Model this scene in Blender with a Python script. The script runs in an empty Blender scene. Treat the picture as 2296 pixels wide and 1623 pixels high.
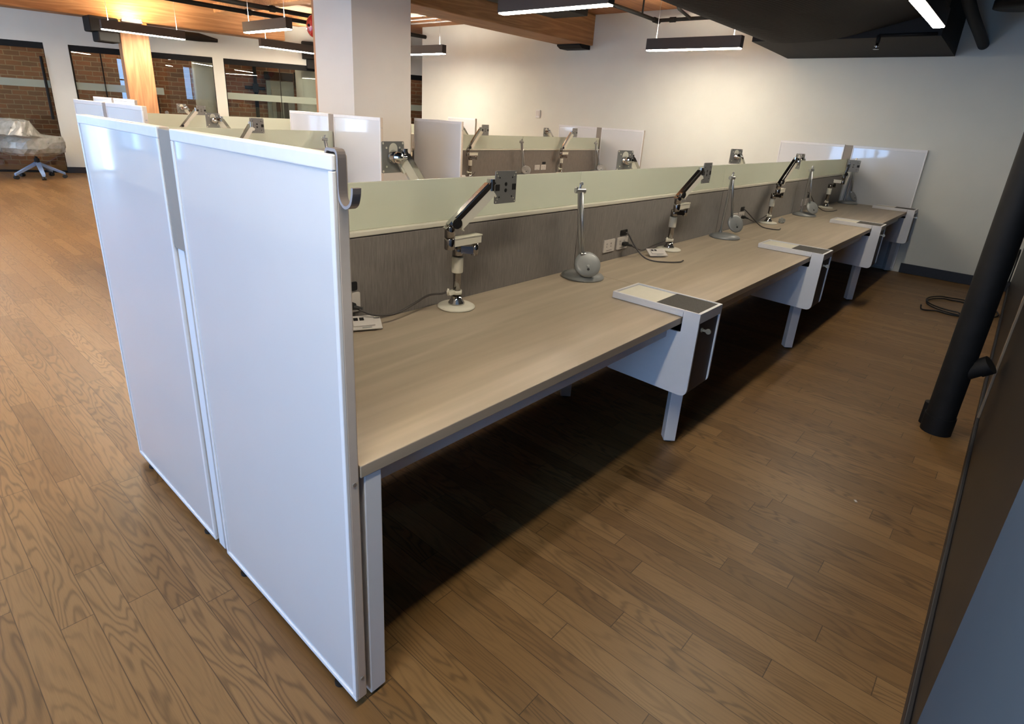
import bpy, bmesh, math, random
from mathutils import Vector, Matrix
PI = math.pi
random.seed(7)
SC = bpy.context.scene
COL = SC.collection

# ------------------------------------------------------------------ materials
def new_mat(name):
    m = bpy.data.materials.new(name); m.use_nodes = True
    nt = m.node_tree
    return m, nt, nt.nodes['Principled BSDF']

def mat(name, col, rough=0.5, metal=0.0, var=0.04, scale=30.0, stretch=(1, 1, 1), bump=0.0, coat=0.0, coat_rough=0.1, spec=0.5):
    """Plain material with a little procedural colour variation (noise in object space)."""
    m, nt, b = new_mat(name)
    N, L = nt.nodes, nt.links
    tc = N.new('ShaderNodeTexCoord'); mp = N.new('ShaderNodeMapping'); no = N.new('ShaderNodeTexNoise')
    mp.inputs['Scale'].default_value = stretch
    no.inputs['Scale'].default_value = scale; no.inputs['Detail'].default_value = 3
    L.new(tc.outputs['Object'], mp.inputs['Vector']); L.new(mp.outputs['Vector'], no.inputs['Vector'])
    rp = N.new('ShaderNodeValToRGB')
    rp.color_ramp.elements[0].position = 0.3; rp.color_ramp.elements[1].position = 0.7
    rp.color_ramp.elements[0].color = tuple(max(0, c * (1 - var)) for c in col) + (1,)
    rp.color_ramp.elements[1].color = tuple(min(1, c * (1 + var)) for c in col) + (1,)
    L.new(no.outputs['Fac'], rp.inputs['Fac']); L.new(rp.outputs['Color'], b.inputs['Base Color'])
    b.inputs['Roughness'].default_value = rough; b.inputs['Metallic'].default_value = metal
    b.inputs['Specular IOR Level'].default_value = spec
    if coat:
        b.inputs['Coat Weight'].default_value = coat; b.inputs['Coat Roughness'].default_value = coat_rough
    if bump:
        bp = N.new('ShaderNodeBump'); bp.inputs['Strength'].default_value = bump; bp.inputs['Distance'].default_value = 0.002
        L.new(no.outputs['Fac'], bp.inputs['Height']); L.new(bp.outputs['Normal'], b.inputs['Normal'])
    return m

def math_node(nt, op, a, b=None, c=None):
    n = nt.nodes.new('ShaderNodeMath'); n.operation = op
    for i, v in enumerate((a, b, c)):
        if v is None: continue
        if isinstance(v, (int, float)): n.inputs[i].default_value = v
        else: nt.links.new(v, n.inputs[i])
    return n.outputs[0]

def floor_mat():
    m, nt, b = new_mat('oak_strip_floor'); N, L = nt.nodes, nt.links
    M = lambda *a: math_node(nt, *a)
    geo = N.new('ShaderNodeNewGeometry'); sp = N.new('ShaderNodeSeparateXYZ'); L.new(geo.outputs['Position'], sp.inputs[0])
    x, y = sp.outputs[0], sp.outputs[1]
    u = M('DIVIDE', M('ADD', x, 20.0035), 0.0835); row = M('FLOOR', u); fu = M('FRACT', u)
    wn = N.new('ShaderNodeTexWhiteNoise'); wn.noise_dimensions = '1D'; L.new(row, wn.inputs['W'])
    v = M('ADD', M('DIVIDE', y, 0.86), M('MULTIPLY', wn.outputs['Value'], 23.0)); colm = M('FLOOR', v); fv = M('FRACT', v)
    cv = N.new('ShaderNodeCombineXYZ'); L.new(row, cv.inputs[0]); L.new(colm, cv.inputs[1])
    wid = N.new('ShaderNodeTexWhiteNoise'); wid.noise_dimensions = '2D'; L.new(cv.outputs[0], wid.inputs['Vector'])
    pid = wid.outputs['Value']
    # cathedral grain, every strip its own offset
    gv = N.new('ShaderNodeCombineXYZ')
    L.new(M('ADD', M('MULTIPLY', x, 1.0), M('MULTIPLY', pid, 31.0)), gv.inputs[0])
    L.new(M('ADD', M('MULTIPLY', y, 0.13), M('MULTIPLY', pid, 17.0)), gv.inputs[1])
    n1 = N.new('ShaderNodeTexNoise'); n1.inputs['Scale'].default_value = 8.5; n1.inputs['Detail'].default_value = 2.5
    L.new(gv.outputs[0], n1.inputs['Vector'])
    rings = M('SINE', M('MULTIPLY', n1.outputs['Fac'], 120.0))
    ring = M('POWER', M('MULTIPLY_ADD', rings, 0.5, 0.5), 3.0)
    fn = N.new('ShaderNodeTexNoise'); fn.inputs['Scale'].default_value = 1.0; fn.inputs['Detail'].default_value = 2.0
    fvv = N.new('ShaderNodeCombineXYZ'); L.new(M('MULTIPLY', x, 420.0), fvv.inputs[0]); L.new(M('ADD', M('MULTIPLY', y, 11.0), M('MULTIPLY', pid, 50.0)), fvv.inputs[1])
    L.new(fvv.outputs[0], fn.inputs['Vector'])
    rp = N.new('ShaderNodeValToRGB'); e = rp.color_ramp.elements
    e[0].position = 0.0; e[0].color = (0.160, 0.085, 0.029, 1); e[1].position = 1.0; e[1].color = (0.240, 0.136, 0.052, 1)
    k = e.new(0.5); k.color = (0.200, 0.109, 0.039, 1)
    L.new(pid, rp.inputs['Fac'])
    grain = M('ADD', M('MULTIPLY', ring, M('MULTIPLY_ADD', M('FRACT', M('MULTIPLY', pid, 7.3)), 0.36, 0.10)), M('MULTIPLY', fn.outputs['Fac'], 0.34))
    dark = M('SUBTRACT', 1.21, grain)
    gap = M('MAXIMUM', M('LESS_THAN', M('MINIMUM', fu, M('SUBTRACT', 1.0, fu)), 0.014), M('LESS_THAN', fv, 0.0032))
    fac = M('MULTIPLY', dark, M('SUBTRACT', 1.0, M('MULTIPLY', gap, 0.6)))
    mx = N.new('ShaderNodeVectorMath'); mx.operation = 'SCALE'; L.new(rp.outputs['Color'], mx.inputs[0]); L.new(fac, mx.inputs['Scale'])
    L.new(mx.outputs[0], b.inputs['Base Color'])
    L.new(M('ADD', 0.34, M('MULTIPLY', fn.outputs['Fac'], 0.14)), b.inputs['Roughness'])
    b.inputs['Specular IOR Level'].default_value = 0.38
    bp = N.new('ShaderNodeBump'); bp.inputs['Strength'].default_value = 0.25; bp.inputs['Distance'].default_value = 0.0012
    L.new(M('SUBTRACT', M('MULTIPLY', fac, 0.4), gap), bp.inputs['Height']); L.new(bp.outputs['Normal'], b.inputs['Normal'])
    return m

def wood_mat(name, c0, c1, axis=0, freq=26.0, rough=0.5, rings=60.0, streak=60.0, scale=1.0, bumps=0.1):
    """Timber with the grain running along a local axis."""
    m, nt, b = new_mat(name); N, L = nt.nodes, nt.links
    M = lambda *a: math_node(nt, *a)
    tc = N.new('ShaderNodeTexCoord'); mp = N.new('ShaderNodeMapping')
    s = [1.0 * scale] * 3; s[axis] = 0.07 * scale
    mp.inputs['Scale'].default_value = s
    L.new(tc.outputs['Object'], mp.inputs['Vector'])
    n1 = N.new('ShaderNodeTexNoise'); n1.inputs['Scale'].default_value = 4.0; n1.inputs['Detail'].default_value = 2
    L.new(mp.outputs['Vector'], n1.inputs['Vector'])
    n2 = N.new('ShaderNodeTexNoise'); n2.inputs['Scale'].default_value = streak; n2.inputs['Detail'].default_value = 3
    L.new(mp.outputs['Vector'], n2.inputs['Vector'])
    r = M('POWER', M('MULTIPLY_ADD', M('SINE', M('MULTIPLY', n1.outputs['Fac'], rings)), 0.5, 0.5), 2.0)
    f = M('ADD', M('MULTIPLY', r, 0.35), M('MULTIPLY', n2.outputs['Fac'], 0.65))
    rp = N.new('ShaderNodeValToRGB'); rp.color_ramp.elements[0].position = 0.2; rp.color_ramp.elements[1].position = 0.75
    rp.color_ramp.elements[0].color = tuple(c1) + (1,); rp.color_ramp.elements[1].color = tuple(c0) + (1,)
    L.new(f, rp.inputs['Fac']); L.new(rp.outputs['Color'], b.inputs['Base Color'])
    b.inputs['Roughness'].default_value = rough
    bp = N.new('ShaderNodeBump'); bp.inputs['Strength'].default_value = bumps; bp.inputs['Distance'].default_value = 0.002
    L.new(f, bp.inputs['Height']); L.new(bp.outputs['Normal'], b.inputs['Normal'])
    return m

def brick_mat():
    m, nt, b = new_mat('old_brick'); N, L = nt.nodes, nt.links
    tc = N.new('ShaderNodeTexCoord'); sp = N.new('ShaderNodeSeparateXYZ'); cb = N.new('ShaderNodeCombineXYZ')
    L.new(tc.outputs['Object'], sp.inputs[0]); L.new(sp.outputs[0], cb.inputs[0]); L.new(sp.outputs[2], cb.inputs[1])
    no = N.new('ShaderNodeTexNoise'); no.inputs['Scale'].default_value = 9; L.new(tc.outputs['Object'], no.inputs['Vector'])
    ad = N.new('ShaderNodeMixRGB'); ad.blend_type = 'LINEAR_LIGHT'; ad.inputs[0].default_value = 0.012
    L.new(cb.outputs[0], ad.inputs[1]); L.new(no.outputs['Color'], ad.inputs[2])
    br = N.new('ShaderNodeTexBrick'); br.inputs['Scale'].default_value = 1.0
    br.inputs['Brick Width'].default_value = 0.25; br.inputs['Row Height'].default_value = 0.088
    br.inputs['Mortar Size'].default_value = 0.008; br.inputs['Mortar Smooth'].default_value = 0.3; br.inputs['Bias'].default_value = -0.1
    br.inputs['Color1'].default_value = (0.34, 0.125, 0.055, 1); br.inputs['Color2'].default_value = (0.17, 0.085, 0.05, 1)
    br.inputs['Mortar'].default_value = (0.40, 0.30, 0.21, 1)
    L.new(ad.outputs[0], br.inputs['Vector'])
    n2 = N.new('ShaderNodeTexNoise'); n2.inputs['Scale'].default_value = 2.3; n2.inputs['Detail'].default_value = 4; L.new(tc.outputs['Object'], n2.inputs['Vector'])
    mx = N.new('ShaderNodeMixRGB'); mx.blend_type = 'MULTIPLY'; mx.inputs[0].default_value = 0.5
    L.new(br.outputs['Color'], mx.inputs[1]); L.new(n2.outputs['Fac'], mx.inputs[2]); L.new(mx.outputs[0], b.inputs['Base Color'])
    b.inputs['Roughness'].default_value = 0.85
    bp = N.new('ShaderNodeBump'); bp.inputs['Strength'].default_value = 0.6; bp.inputs['Distance'].default_value = 0.006; bp.invert = True
    L.new(br.outputs['Fac'], bp.inputs['Height']); L.new(bp.outputs['Normal'], b.inputs['Normal'])
    return m

def fabric_mat():
    m, nt, b = new_mat('taupe_fabric'); N, L = nt.nodes, nt.links
    tc = N.new('ShaderNodeTexCoord'); mp = N.new('ShaderNodeMapping'); mp.inputs['Scale'].default_value = (150, 150, 9)
    no = N.new('ShaderNodeTexNoise'); no.inputs['Scale'].default_value = 1.6; no.inputs['Detail'].default_value = 5; no.inputs['Roughness'].default_value = 0.7
    L.new(tc.outputs['Object'], mp.inputs['Vector']); L.new(mp.outputs['Vector'], no.inputs['Vector'])
    rp = N.new('ShaderNodeValToRGB'); rp.color_ramp.elements[0].position = 0.3; rp.color_ramp.elements[1].position = 0.72
    rp.color_ramp.elements[0].color = (0.150, 0.134, 0.120, 1); rp.color_ramp.elements[1].color = (0.250, 0.228, 0.206, 1)
    L.new(no.outputs['Fac'], rp.inputs['Fac']); L.new(rp.outputs['Color'], b.inputs['Base Color'])
    b.inputs['Roughness'].default_value = 0.95; b.inputs['Specular IOR Level'].default_value = 0.15
    b.inputs['Sheen Weight'].default_value = 0.2
    bp = N.new('ShaderNodeBump'); bp.inputs['Strength'].default_value = 0.3; bp.inputs['Distance'].default_value = 0.001
    L.new(no.outputs['Fac'], bp.inputs['Height']); L.new(bp.outputs['Normal'], b.inputs['Normal'])
    return m

def frosted_mat(name, col, clear=0.12):
    m, nt, b = new_mat(name); N, L = nt.nodes, nt.links
    out = N['Material Output']
    b.inputs['Base Color'].default_value = tuple(col) + (1,); b.inputs['Roughness'].default_value = 0.12
    no = N.new('ShaderNodeTexNoise'); no.inputs['Scale'].default_value = 3.0
    rp = N.new('ShaderNodeValToRGB')
    rp.color_ramp.elements[0].color = tuple(c * 0.97 for c in col) + (1,); rp.color_ramp.elements[1].color = tuple(min(1, c * 1.03) for c in col) + (1,)
    L.new(no.outputs['Fac'], rp.inputs['Fac']); L.new(rp.outputs['Color'], b.inputs['Base Color'])
    tl = N.new('ShaderNodeBsdfTranslucent'); tl.inputs['Color'].default_value = tuple(col) + (1,)
    tr = N.new('ShaderNodeBsdfTransparent'); tr.inputs['Color'].default_value = (0.92, 0.98, 0.93, 1)
    m1 = N.new('ShaderNodeMixShader'); m1.inputs[0].default_value = 0.42
    L.new(b.outputs[0], m1.inputs[1]); L.new(tl.outputs[0], m1.inputs[2])
    m2 = N.new('ShaderNodeMixShader'); m2.inputs[0].default_value = clear
    L.new(m1.outputs[0], m2.inputs[1]); L.new(tr.outputs[0], m2.inputs[2]); L.new(m2.outputs[0], out.inputs['Surface'])
    return m

def glass_mat(name, tint=(0.93, 0.96, 0.94), gloss=(1, 1, 1), rough=0.0, haze=0.0, hcol=(0.8, 0.82, 0.8), bump=0.0):
    m, nt, b = new_mat(name); N, L = nt.nodes, nt.links
    out = N['Material Output']
    tr = N.new('ShaderNodeBsdfTransparent'); tr.inputs['Color'].default_value = tuple(tint) + (1,)
    gl = N.new('ShaderNodeBsdfGlossy'); gl.inputs['Color'].default_value = tuple(gloss) + (1,); gl.inputs['Roughness'].default_value = rough
    fr = N.new('ShaderNodeFresnel'); fr.inputs['IOR'].default_value = 1.5
    mx = N.new('ShaderNodeMixShader'); L.new(fr.outputs[0], mx.inputs[0]); L.new(tr.outputs[0], mx.inputs[1]); L.new(gl.outputs[0], mx.inputs[2])
    last = mx
    if haze:
        b.inputs['Base Color'].default_value = tuple(hcol) + (1,); b.inputs['Roughness'].default_value = 0.3
        no = N.new('ShaderNodeTexNoise'); no.inputs['Scale'].default_value = 14; no.inputs['Detail'].default_value = 4
        tc = N.new('ShaderNodeTexCoord'); L.new(tc.outputs['Object'], no.inputs['Vector'])
        mr = N.new('ShaderNodeMapRange'); mr.inputs[1].default_value = 0.3; mr.inputs[2].default_value = 0.75
        mr.inputs[3].default_value = haze * 0.75; mr.inputs[4].default_value = min(1, haze * 1.25)
        L.new(no.outputs['Fac'], mr.inputs[0])
        m3 = N.new('ShaderNodeMixShader'); L.new(mr.outputs[0], m3.inputs[0]); L.new(mx.outputs[0], m3.inputs[1]); L.new(b.outputs[0], m3.inputs[2])
        last = m3
        if bump:
            bp = N.new('ShaderNodeBump'); bp.inputs['Strength'].default_value = bump; bp.inputs['Distance'].default_value = 0.02
            L.new(no.outputs['Fac'], bp.inputs['Height']); L.new(bp.outputs['Normal'], b.inputs['Normal']); L.new(bp.outputs['Normal'], gl.inputs['Normal'])
    L.new(last.outputs[0], out.inputs['Surface'])
    return m

def emit_mat(name, col, strength):
    m, nt, b = new_mat(name)
    b.inputs['Base Color'].default_value = (0.9, 0.9, 0.88, 1); b.inputs['Roughness'].default_value = 0.4
    no = nt.nodes.new('ShaderNodeTexNoise'); no.inputs['Scale'].default_value = 2.0
    rp = nt.nodes.new('ShaderNodeValToRGB')
    rp.color_ramp.elements[0].color = tuple(c * 0.98 for c in col) + (1,); rp.color_ramp.elements[1].color = tuple(col) + (1,)
    nt.links.new(no.outputs['Fac'], rp.inputs['Fac']); nt.links.new(rp.outputs['Color'], b.inputs['Emission Color'])
    b.inputs['Emission Strength'].default_value = strength
    return m

LAMP = (1.0, 0.885, 0.715)
M = dict(
    floor=floor_mat(), brick=brick_mat(), fabric=fabric_mat(),
    wall=mat('wall_paint', (0.70, 0.70, 0.63), 0.85, var=0.015, scale=4),
    ceil=wood_mat('ceiling_timber', (0.46, 0.22, 0.09), (0.30, 0.13, 0.05), axis=0, rough=0.6),
    beam=wood_mat('beam_timber', (0.42, 0.225, 0.095), (0.27, 0.13, 0.05), axis=0, rough=0.6, bumps=0.3),
    post=wood_mat('post_timber', (0.55, 0.29, 0.14), (0.38, 0.18, 0.08), axis=2, rough=0.6, bumps=0.3),
    black_wall=mat('black_wall_paint', (0.014, 0.012, 0.011), 0.42, var=0.12, scale=2, spec=0.4),
    blue_wall=mat('grey_blue_wall_paint', (0.045, 0.082, 0.135), 0.7, var=0.02, scale=5),
    tan=mat('tan_edge', (0.30, 0.22, 0.14), 0.6),
    base=mat('black_baseboard', (0.012, 0.012, 0.016), 0.5),
    black=mat('black_paint', (0.009, 0.009, 0.009), 0.6, var=0.1, spec=0.15),
    soffit=mat('black_soffit_paint', (0.016, 0.016, 0.017), 0.75, var=0.06, spec=0.25),
    pipe=mat('black_wrapped_pipe', (0.009, 0.009, 0.009), 0.68, var=0.25, scale=12, bump=0.5, spec=0.3),
    fixture=mat('dark_fixture_metal', (0.035, 0.031, 0.030), 0.45),
    lens=emit_mat('lit_diffuser', LAMP, 112.0), lens_hi=emit_mat('lit_diffuser_left', LAMP, 158.0), lens_uphi=emit_mat('lit_upper_diffuser_left', LAMP, 165.0), lens_low=emit_mat('lit_diffuser_aisle', LAMP, 69.0), lens_up=emit_mat('lit_upper_diffuser', LAMP, 100.0),
    up=emit_mat('lit_lens', (1.0, 0.75, 0.36), 60.0),
    desk=wood_mat('pale_oak_laminate', (0.465, 0.388, 0.290), (0.375, 0.308, 0.224), axis=0, rough=0.42, rings=38, streak=36, bumps=0.03),
    edge=wood_mat('pale_oak_edge', (0.46, 0.36, 0.25), (0.36, 0.27, 0.18), axis=0, rough=0.5, rings=38, streak=36, bumps=0.03),
    white=mat('white_powder_coat', (0.74, 0.74, 0.75), 0.45, var=0.01),
    cream=mat('cream_plastic', (0.72, 0.69, 0.58), 0.42, var=0.02),
    rail=mat('light_grey_steel', (0.52, 0.53, 0.56), 0.45, var=0.02),
    frame=mat('silver_frame', (0.78, 0.775, 0.77), 0.4, var=0.02, coat=0.2),
    side=mat('taupe_edge_trim', (0.64, 0.55, 0.46), 0.38, metal=0.12, var=0.02),
    board=mat('whiteboard_enamel', (0.66, 0.665, 0.665), 0.34, var=0.015, scale=2.5, coat=1.0, coat_rough=0.05),
    frosted=frosted_mat('green_frosted_glass', (0.76, 0.79, 0.69), 0.12),
    chrome=mat('chrome', (0.62, 0.61, 0.60), 0.09, metal=1.0, var=0.02),
    darkchrome=mat('smoked_chrome', (0.30, 0.28, 0.27), 0.12, metal=1.0, var=0.03),
    alu=mat('brushed_aluminium', (0.46, 0.47, 0.47), 0.35, metal=0.85, var=0.03),
    lampgrey=mat('silver_lamp_paint', (0.27, 0.28, 0.275), 0.42, metal=0.2, var=0.03),
    plate=mat('grey_steel_plate', (0.25, 0.25, 0.245), 0.42, metal=0.4, var=0.03),
    door=mat('dark_slate_front', (0.024, 0.028, 0.040), 0.5, var=0.05),
    felt=mat('charcoal_felt', (0.075, 0.072, 0.066), 0.95, var=0.35, scale=500, bump=0.4),
    rubber=mat('black_rubber', (0.012, 0.012, 0.012), 0.6),
    port=mat('black_port', (0.004, 0.004, 0.005), 0.6),
    outlet=mat('white_outlet_plastic', (0.62, 0.58, 0.54), 0.4, var=0.02),
    brass=mat('nickel_key', (0.45, 0.41, 0.32), 0.35, metal=0.7),
    cable=mat('grey_cable', (0.055, 0.048, 0.044), 0.5),
    cover=mat('taupe_post_cover', (0.27, 0.24, 0.20), 0.5, var=0.02),
    hook=mat('grey_brown_hook_metal', (0.26, 0.22, 0.20), 0.32, metal=0.5, var=0.03),
    red=mat('red_enamel', (0.50, 0.012, 0.012), 0.22, var=0.03, coat=0.5),
    conduit=mat('grey_conduit', (0.12, 0.11, 0.11), 0.45, metal=0.4),
    glass=glass_mat('clear_glass', (0.86, 0.89, 0.86)),
    band=frosted_mat('frosted_film', (0.52, 0.58, 0.50), 0.15),
    wrap=glass_mat('clear_plastic_wrap', (0.88, 0.9, 0.89), rough=0.12, haze=0.40, hcol=(0.62, 0.64, 0.60), bump=0.5),
    chair=mat('pale_grey_chair', (0.55, 0.55, 0.58), 0.5), chair_daylit=mat('daylit_blue_chair_base', (0.25, 0.38, 0.64), 0.35, var=0.05),  # chair base: blue of the daylight put into its colour
    mesh=mat('grey_mesh_cloth', (0.28, 0.28, 0.27), 0.9, var=0.2, scale=300),
    epanel=mat('grey_panel_enamel', (0.17, 0.19, 0.18), 0.4), boardgrey=mat('grey_board', (0.30, 0.27, 0.23), 0.7),
    column=mat('column_paint', (0.70, 0.68, 0.64), 0.85, var=0.015, scale=4),
)

# ------------------------------------------------------------------ mesh helpers
def bx(bm, x0, x1, y0, y1, z0, z1, bev=0.0, mi=0, seg=2):
    g = bmesh.ops.create_cube(bm, size=1.0)
    for v in g['verts']:
        v.co = Vector((x0 + (v.co.x + .5) * (x1 - x0), y0 + (v.co.y + .5) * (y1 - y0), z0 + (v.co.z + .5) * (z1 - z0)))
    fs = list({f for v in g['verts'] for f in v.link_faces})
    if bev:
        r = bmesh.ops.bevel(bm, geom=list({e for v in g['verts'] for e in v.link_edges}), offset=bev, segments=seg, affect='EDGES', profile=0.5)
        fs = list({f for v in r['verts'] for f in v.link_faces} | {f for f in fs if f.is_valid})
    for f in fs: f.material_index = mi
    return fs

def frame_of(d):
    d = d.normalized(); a = Vector((0, 0, 1)) if abs(d.z) < 0.9 else Vector((1, 0, 0))
    s = d.cross(a).normalized(); return s, d.cross(s).normalized()

def cyl(bm, p, q, r0, r1=None, seg=24, mi=0, caps=True):
    p, q = Vector(p), Vector(q); r1 = r0 if r1 is None else r1
    s, t = frame_of(q - p)
    A = [bm.verts.new(p + (s * math.cos(2 * PI * i / seg) + t * math.sin(2 * PI * i / seg)) * r0) for i in range(seg)]
    B = [bm.verts.new(q + (s * math.cos(2 * PI * i / seg) + t * math.sin(2 * PI * i / seg)) * r1) for i in range(seg)]
    for i in range(seg):
        f = bm.faces.new((A[i], A[(i + 1) % seg], B[(i + 1) % seg], B[i])); f.smooth = True; f.material_index = mi
    if caps:
        for f in (bm.faces.new(list(reversed(A))), bm.faces.new(B)):
            f.material_index = mi
            for e in f.edges: e.smooth = False

def tube(bm, pts, r, seg=10, mi=0):
    pts = [Vector(p) for p in pts]; rings = []
    up = None
    for i, p in enumerate(pts):
        d = (pts[min(i + 1, len(pts) - 1)] - pts[max(i - 1, 0)]).normalized()
        if up is None: s, t = frame_of(d)
        else:
            s = (up - d * up.dot(d)).normalized(); t = d.cross(s)
        up = s
        rings.append([bm.verts.new(p + (s * math.cos(2 * PI * k / seg) + t * math.sin(2 * PI * k / seg)) * r) for k in range(seg)])
    for a, b in zip(rings, rings[1:]):
        for k in range(seg):
            f = bm.faces.new((a[k], a[(k + 1) % seg], b[(k + 1) % seg], b[k])); f.smooth = True; f.material_index = mi
    bm.faces.new(list(reversed(rings[0]))).material_index = mi; bm.faces.new(rings[-1]).material_index = mi

def smooth_path(pts, n=8):
    """Catmull-Rom through the points."""
    P = [Vector(p) for p in pts]; P = [P[0] * 2 - P[1]] + P + [P[-1] * 2 - P[-2]]
    out = []
    for i in range(1, len(P) - 2):
        for k in range(n):
            t = k / n
            a, b, c, d = P[i - 1], P[i], P[i + 1], P[i + 2]
            out.append(0.5 * ((2 * b) + (c - a) * t + (2 * a - 5 * b + 4 * c - d) * t * t + (3 * b - a - 3 * c + d) * t ** 3))
    out.append(P[-2]); return out

def lathe(bm, prof, seg=32, mi=0, axis_o=(0, 0, 0), M4=None):
    rings = []
    for r, z in prof:
        ring = []
        for k in range(seg):
            v = Vector((r * math.cos(2 * PI * k / seg), r * math.sin(2 * PI * k / seg), z))
            if M4 is not None: v = M4 @ v
            ring.append(bm.verts.new(v + Vector(axis_o)))
        rings.append(ring)
    for a, b in zip(rings, rings[1:]):
        for k in range(seg):
            f = bm.faces.new((a[k], a[(k + 1) % seg], b[(k + 1) % seg], b[k])); f.smooth = True; f.material_index = mi
    bm.faces.new(list(reversed(rings[0]))).material_index = mi; bm.faces.new(rings[-1]).material_index = mi

def prism(bm, pts2, axis, a, b, mi=0):
    """Polygon pts2 extruded along an axis from a to b; the two other axes in x,y,z order."""
    def mk(p, t):
        if axis == 0: return (t, p[0], p[1])
        if axis == 1: return (p[0], t, p[1])
        return (p[0], p[1], t)
    A = [bm.verts.new(mk(p, a)) for p in pts2]; B = [bm.verts.new(mk(p, b)) for p in pts2]
    n = len(pts2)
    fs = [bm.faces.new((A[i], A[(i + 1) % n], B[(i + 1) % n], B[i])) for i in range(n)]
    fs += [bm.faces.new(list(reversed(A))), bm.faces.new(B)]
    for f in fs: f.material_index = mi
    bmesh.ops.recalc_face_normals(bm, faces=fs)

def rounded(pts, radii, n=6):
    out = []
    for i, p in enumerate(pts):
        r = radii[i] if isinstance(radii, (list, tuple)) else radii
        p = Vector(p); a = Vector(pts[i - 1]) - p; c = Vector(pts[(i + 1) % len(pts)]) - p
        if r <= 0: out.append((p.x, p.y)); continue
        A = p + a.normalized() * r; C = p + c.normalized() * r
        for k in range(n + 1):
            t = k / n; q = A * (1 - t) ** 2 + p * 2 * t * (1 - t) + C * t * t
            out.append((q.x, q.y))
    return out

def obj(name, bm, mats, parent=None, loc=None, rot=None):
    me = bpy.data.meshes.new(name); bm.normal_update(); bm.to_mesh(me); bm.free()
    for m in (mats if isinstance(mats, (list, tuple)) else [mats]): me.materials.append(M[m] if isinstance(m, str) else m)
    o = bpy.data.objects.new(name, me); COL.objects.link(o)
    if parent: o.parent = parent
    if loc: o.location = loc
    if rot: o.rotation_euler = rot
    return o

def tag(o, label, cat, group=None):
    o['label'] = label; o['category'] = cat
    if group: o['group'] = group
    return o

def thing(name, label, cat, loc=(0, 0, 0), rz=0.0, group=None):
    o = bpy.data.objects.new(name, None); COL.objects.link(o)
    o.empty_display_size = 0.1; o.location = loc; o.rotation_euler = (0, 0, rz)
    return tag(o, label, cat, group)

def struct(name, bm, m, parent=None, loc=None, rot=None):
    o = obj(name, bm, m, parent, loc, rot); o['kind'] = 'structure'; return o

def one(name, fn, mats, parent=None):
    bm = bmesh.new(); fn(bm); return obj(name, bm, mats, parent)

GROUPS = {'pendant light': 'linear pendant lights', 'whiteboard panel': 'whiteboard end panels', 'desk': 'pale oak desks', 'desk divider': 'fabric and glass desk dividers',
          'storage tower': 'white hanging storage towers', 'monitor arm': 'monitor arms on the benches', 'desk lamp': 'folded desk lamps', 'faceplate': 'loose data faceplates',
          'cord': 'power cords', 'cable': 'dark loose cables', 'office chair': 'wrapped office chairs', 'joist': 'timber ceiling joists', 'conduit': 'grey conduits', 'panel post': 'narrow panel posts'}
def dup(root, loc, rz, label, group=None):
    r = root.copy(); COL.objects.link(r); r.location = loc; r.rotation_euler = (root.rotation_euler.x, 0, rz); r['label'] = label
    if group: r['group'] = group
    for ch in list(root.children):
        c = ch.copy(); COL.objects.link(c); c.parent = r
        for g in ch.children:
            d = g.copy(); COL.objects.link(d); d.parent = c
    return r

BM = bmesh.new

# ------------------------------------------------------------------ room
XW, YB, ZC, X0, Y1 = 7.69, -1.101, 3.05, -2.7, 17.2
bm = BM(); bx(bm, X0 - .2, 10.2, -1.5, Y1, -0.1, 0); struct('floor', bm, 'floor')
bm = BM(); bx(bm, X0 - .2, 10.2, -1.5, Y1, ZC, ZC + .1); struct('ceiling', bm, 'ceil')
bm = BM(); bx(bm, -1.5, XW, YB, 1.80, ZC - .03, ZC); struct('ceiling_right', bm, 'soffit')
bm = BM(); bx(bm, XW, XW + .15, -1.4, 8.87, 0, ZC); struct('wall_far', bm, 'wall')
bm = BM(); bx(bm, XW - .014, XW, YB, -0.06, 0, .115, .003); bx(bm, XW - .014, XW, 8.05, 8.87, 0, .115, .003); struct('baseboard_far', bm, 'base')
bm = BM(); bx(bm, 0.80, XW, YB - .15, YB, 0, ZC); struct('wall_right', bm, 'black_wall')
bm = BM(); bx(bm, X0, 0.80, YB - .15, YB + .004, 0, ZC); struct('wall_near', bm, 'blue_wall')
bm = BM(); bx(bm, 0.81, 3.33, YB, YB + .014, 0, .07, .003); bx(bm, 3.38, XW - .02, YB, YB + .014, 0, .07, .003); struct('baseboard_right', bm, 'base')
bm = BM(); bx(bm, 3.345, 3.375, YB, YB + .012, 0, ZC, .002); struct('trim_1', bm, 'tan')
bm = BM(); bx(bm, 9.9, 10.05, 5, Y1, 0, ZC); struct('wall_corridor', bm, 'wall')
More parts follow.
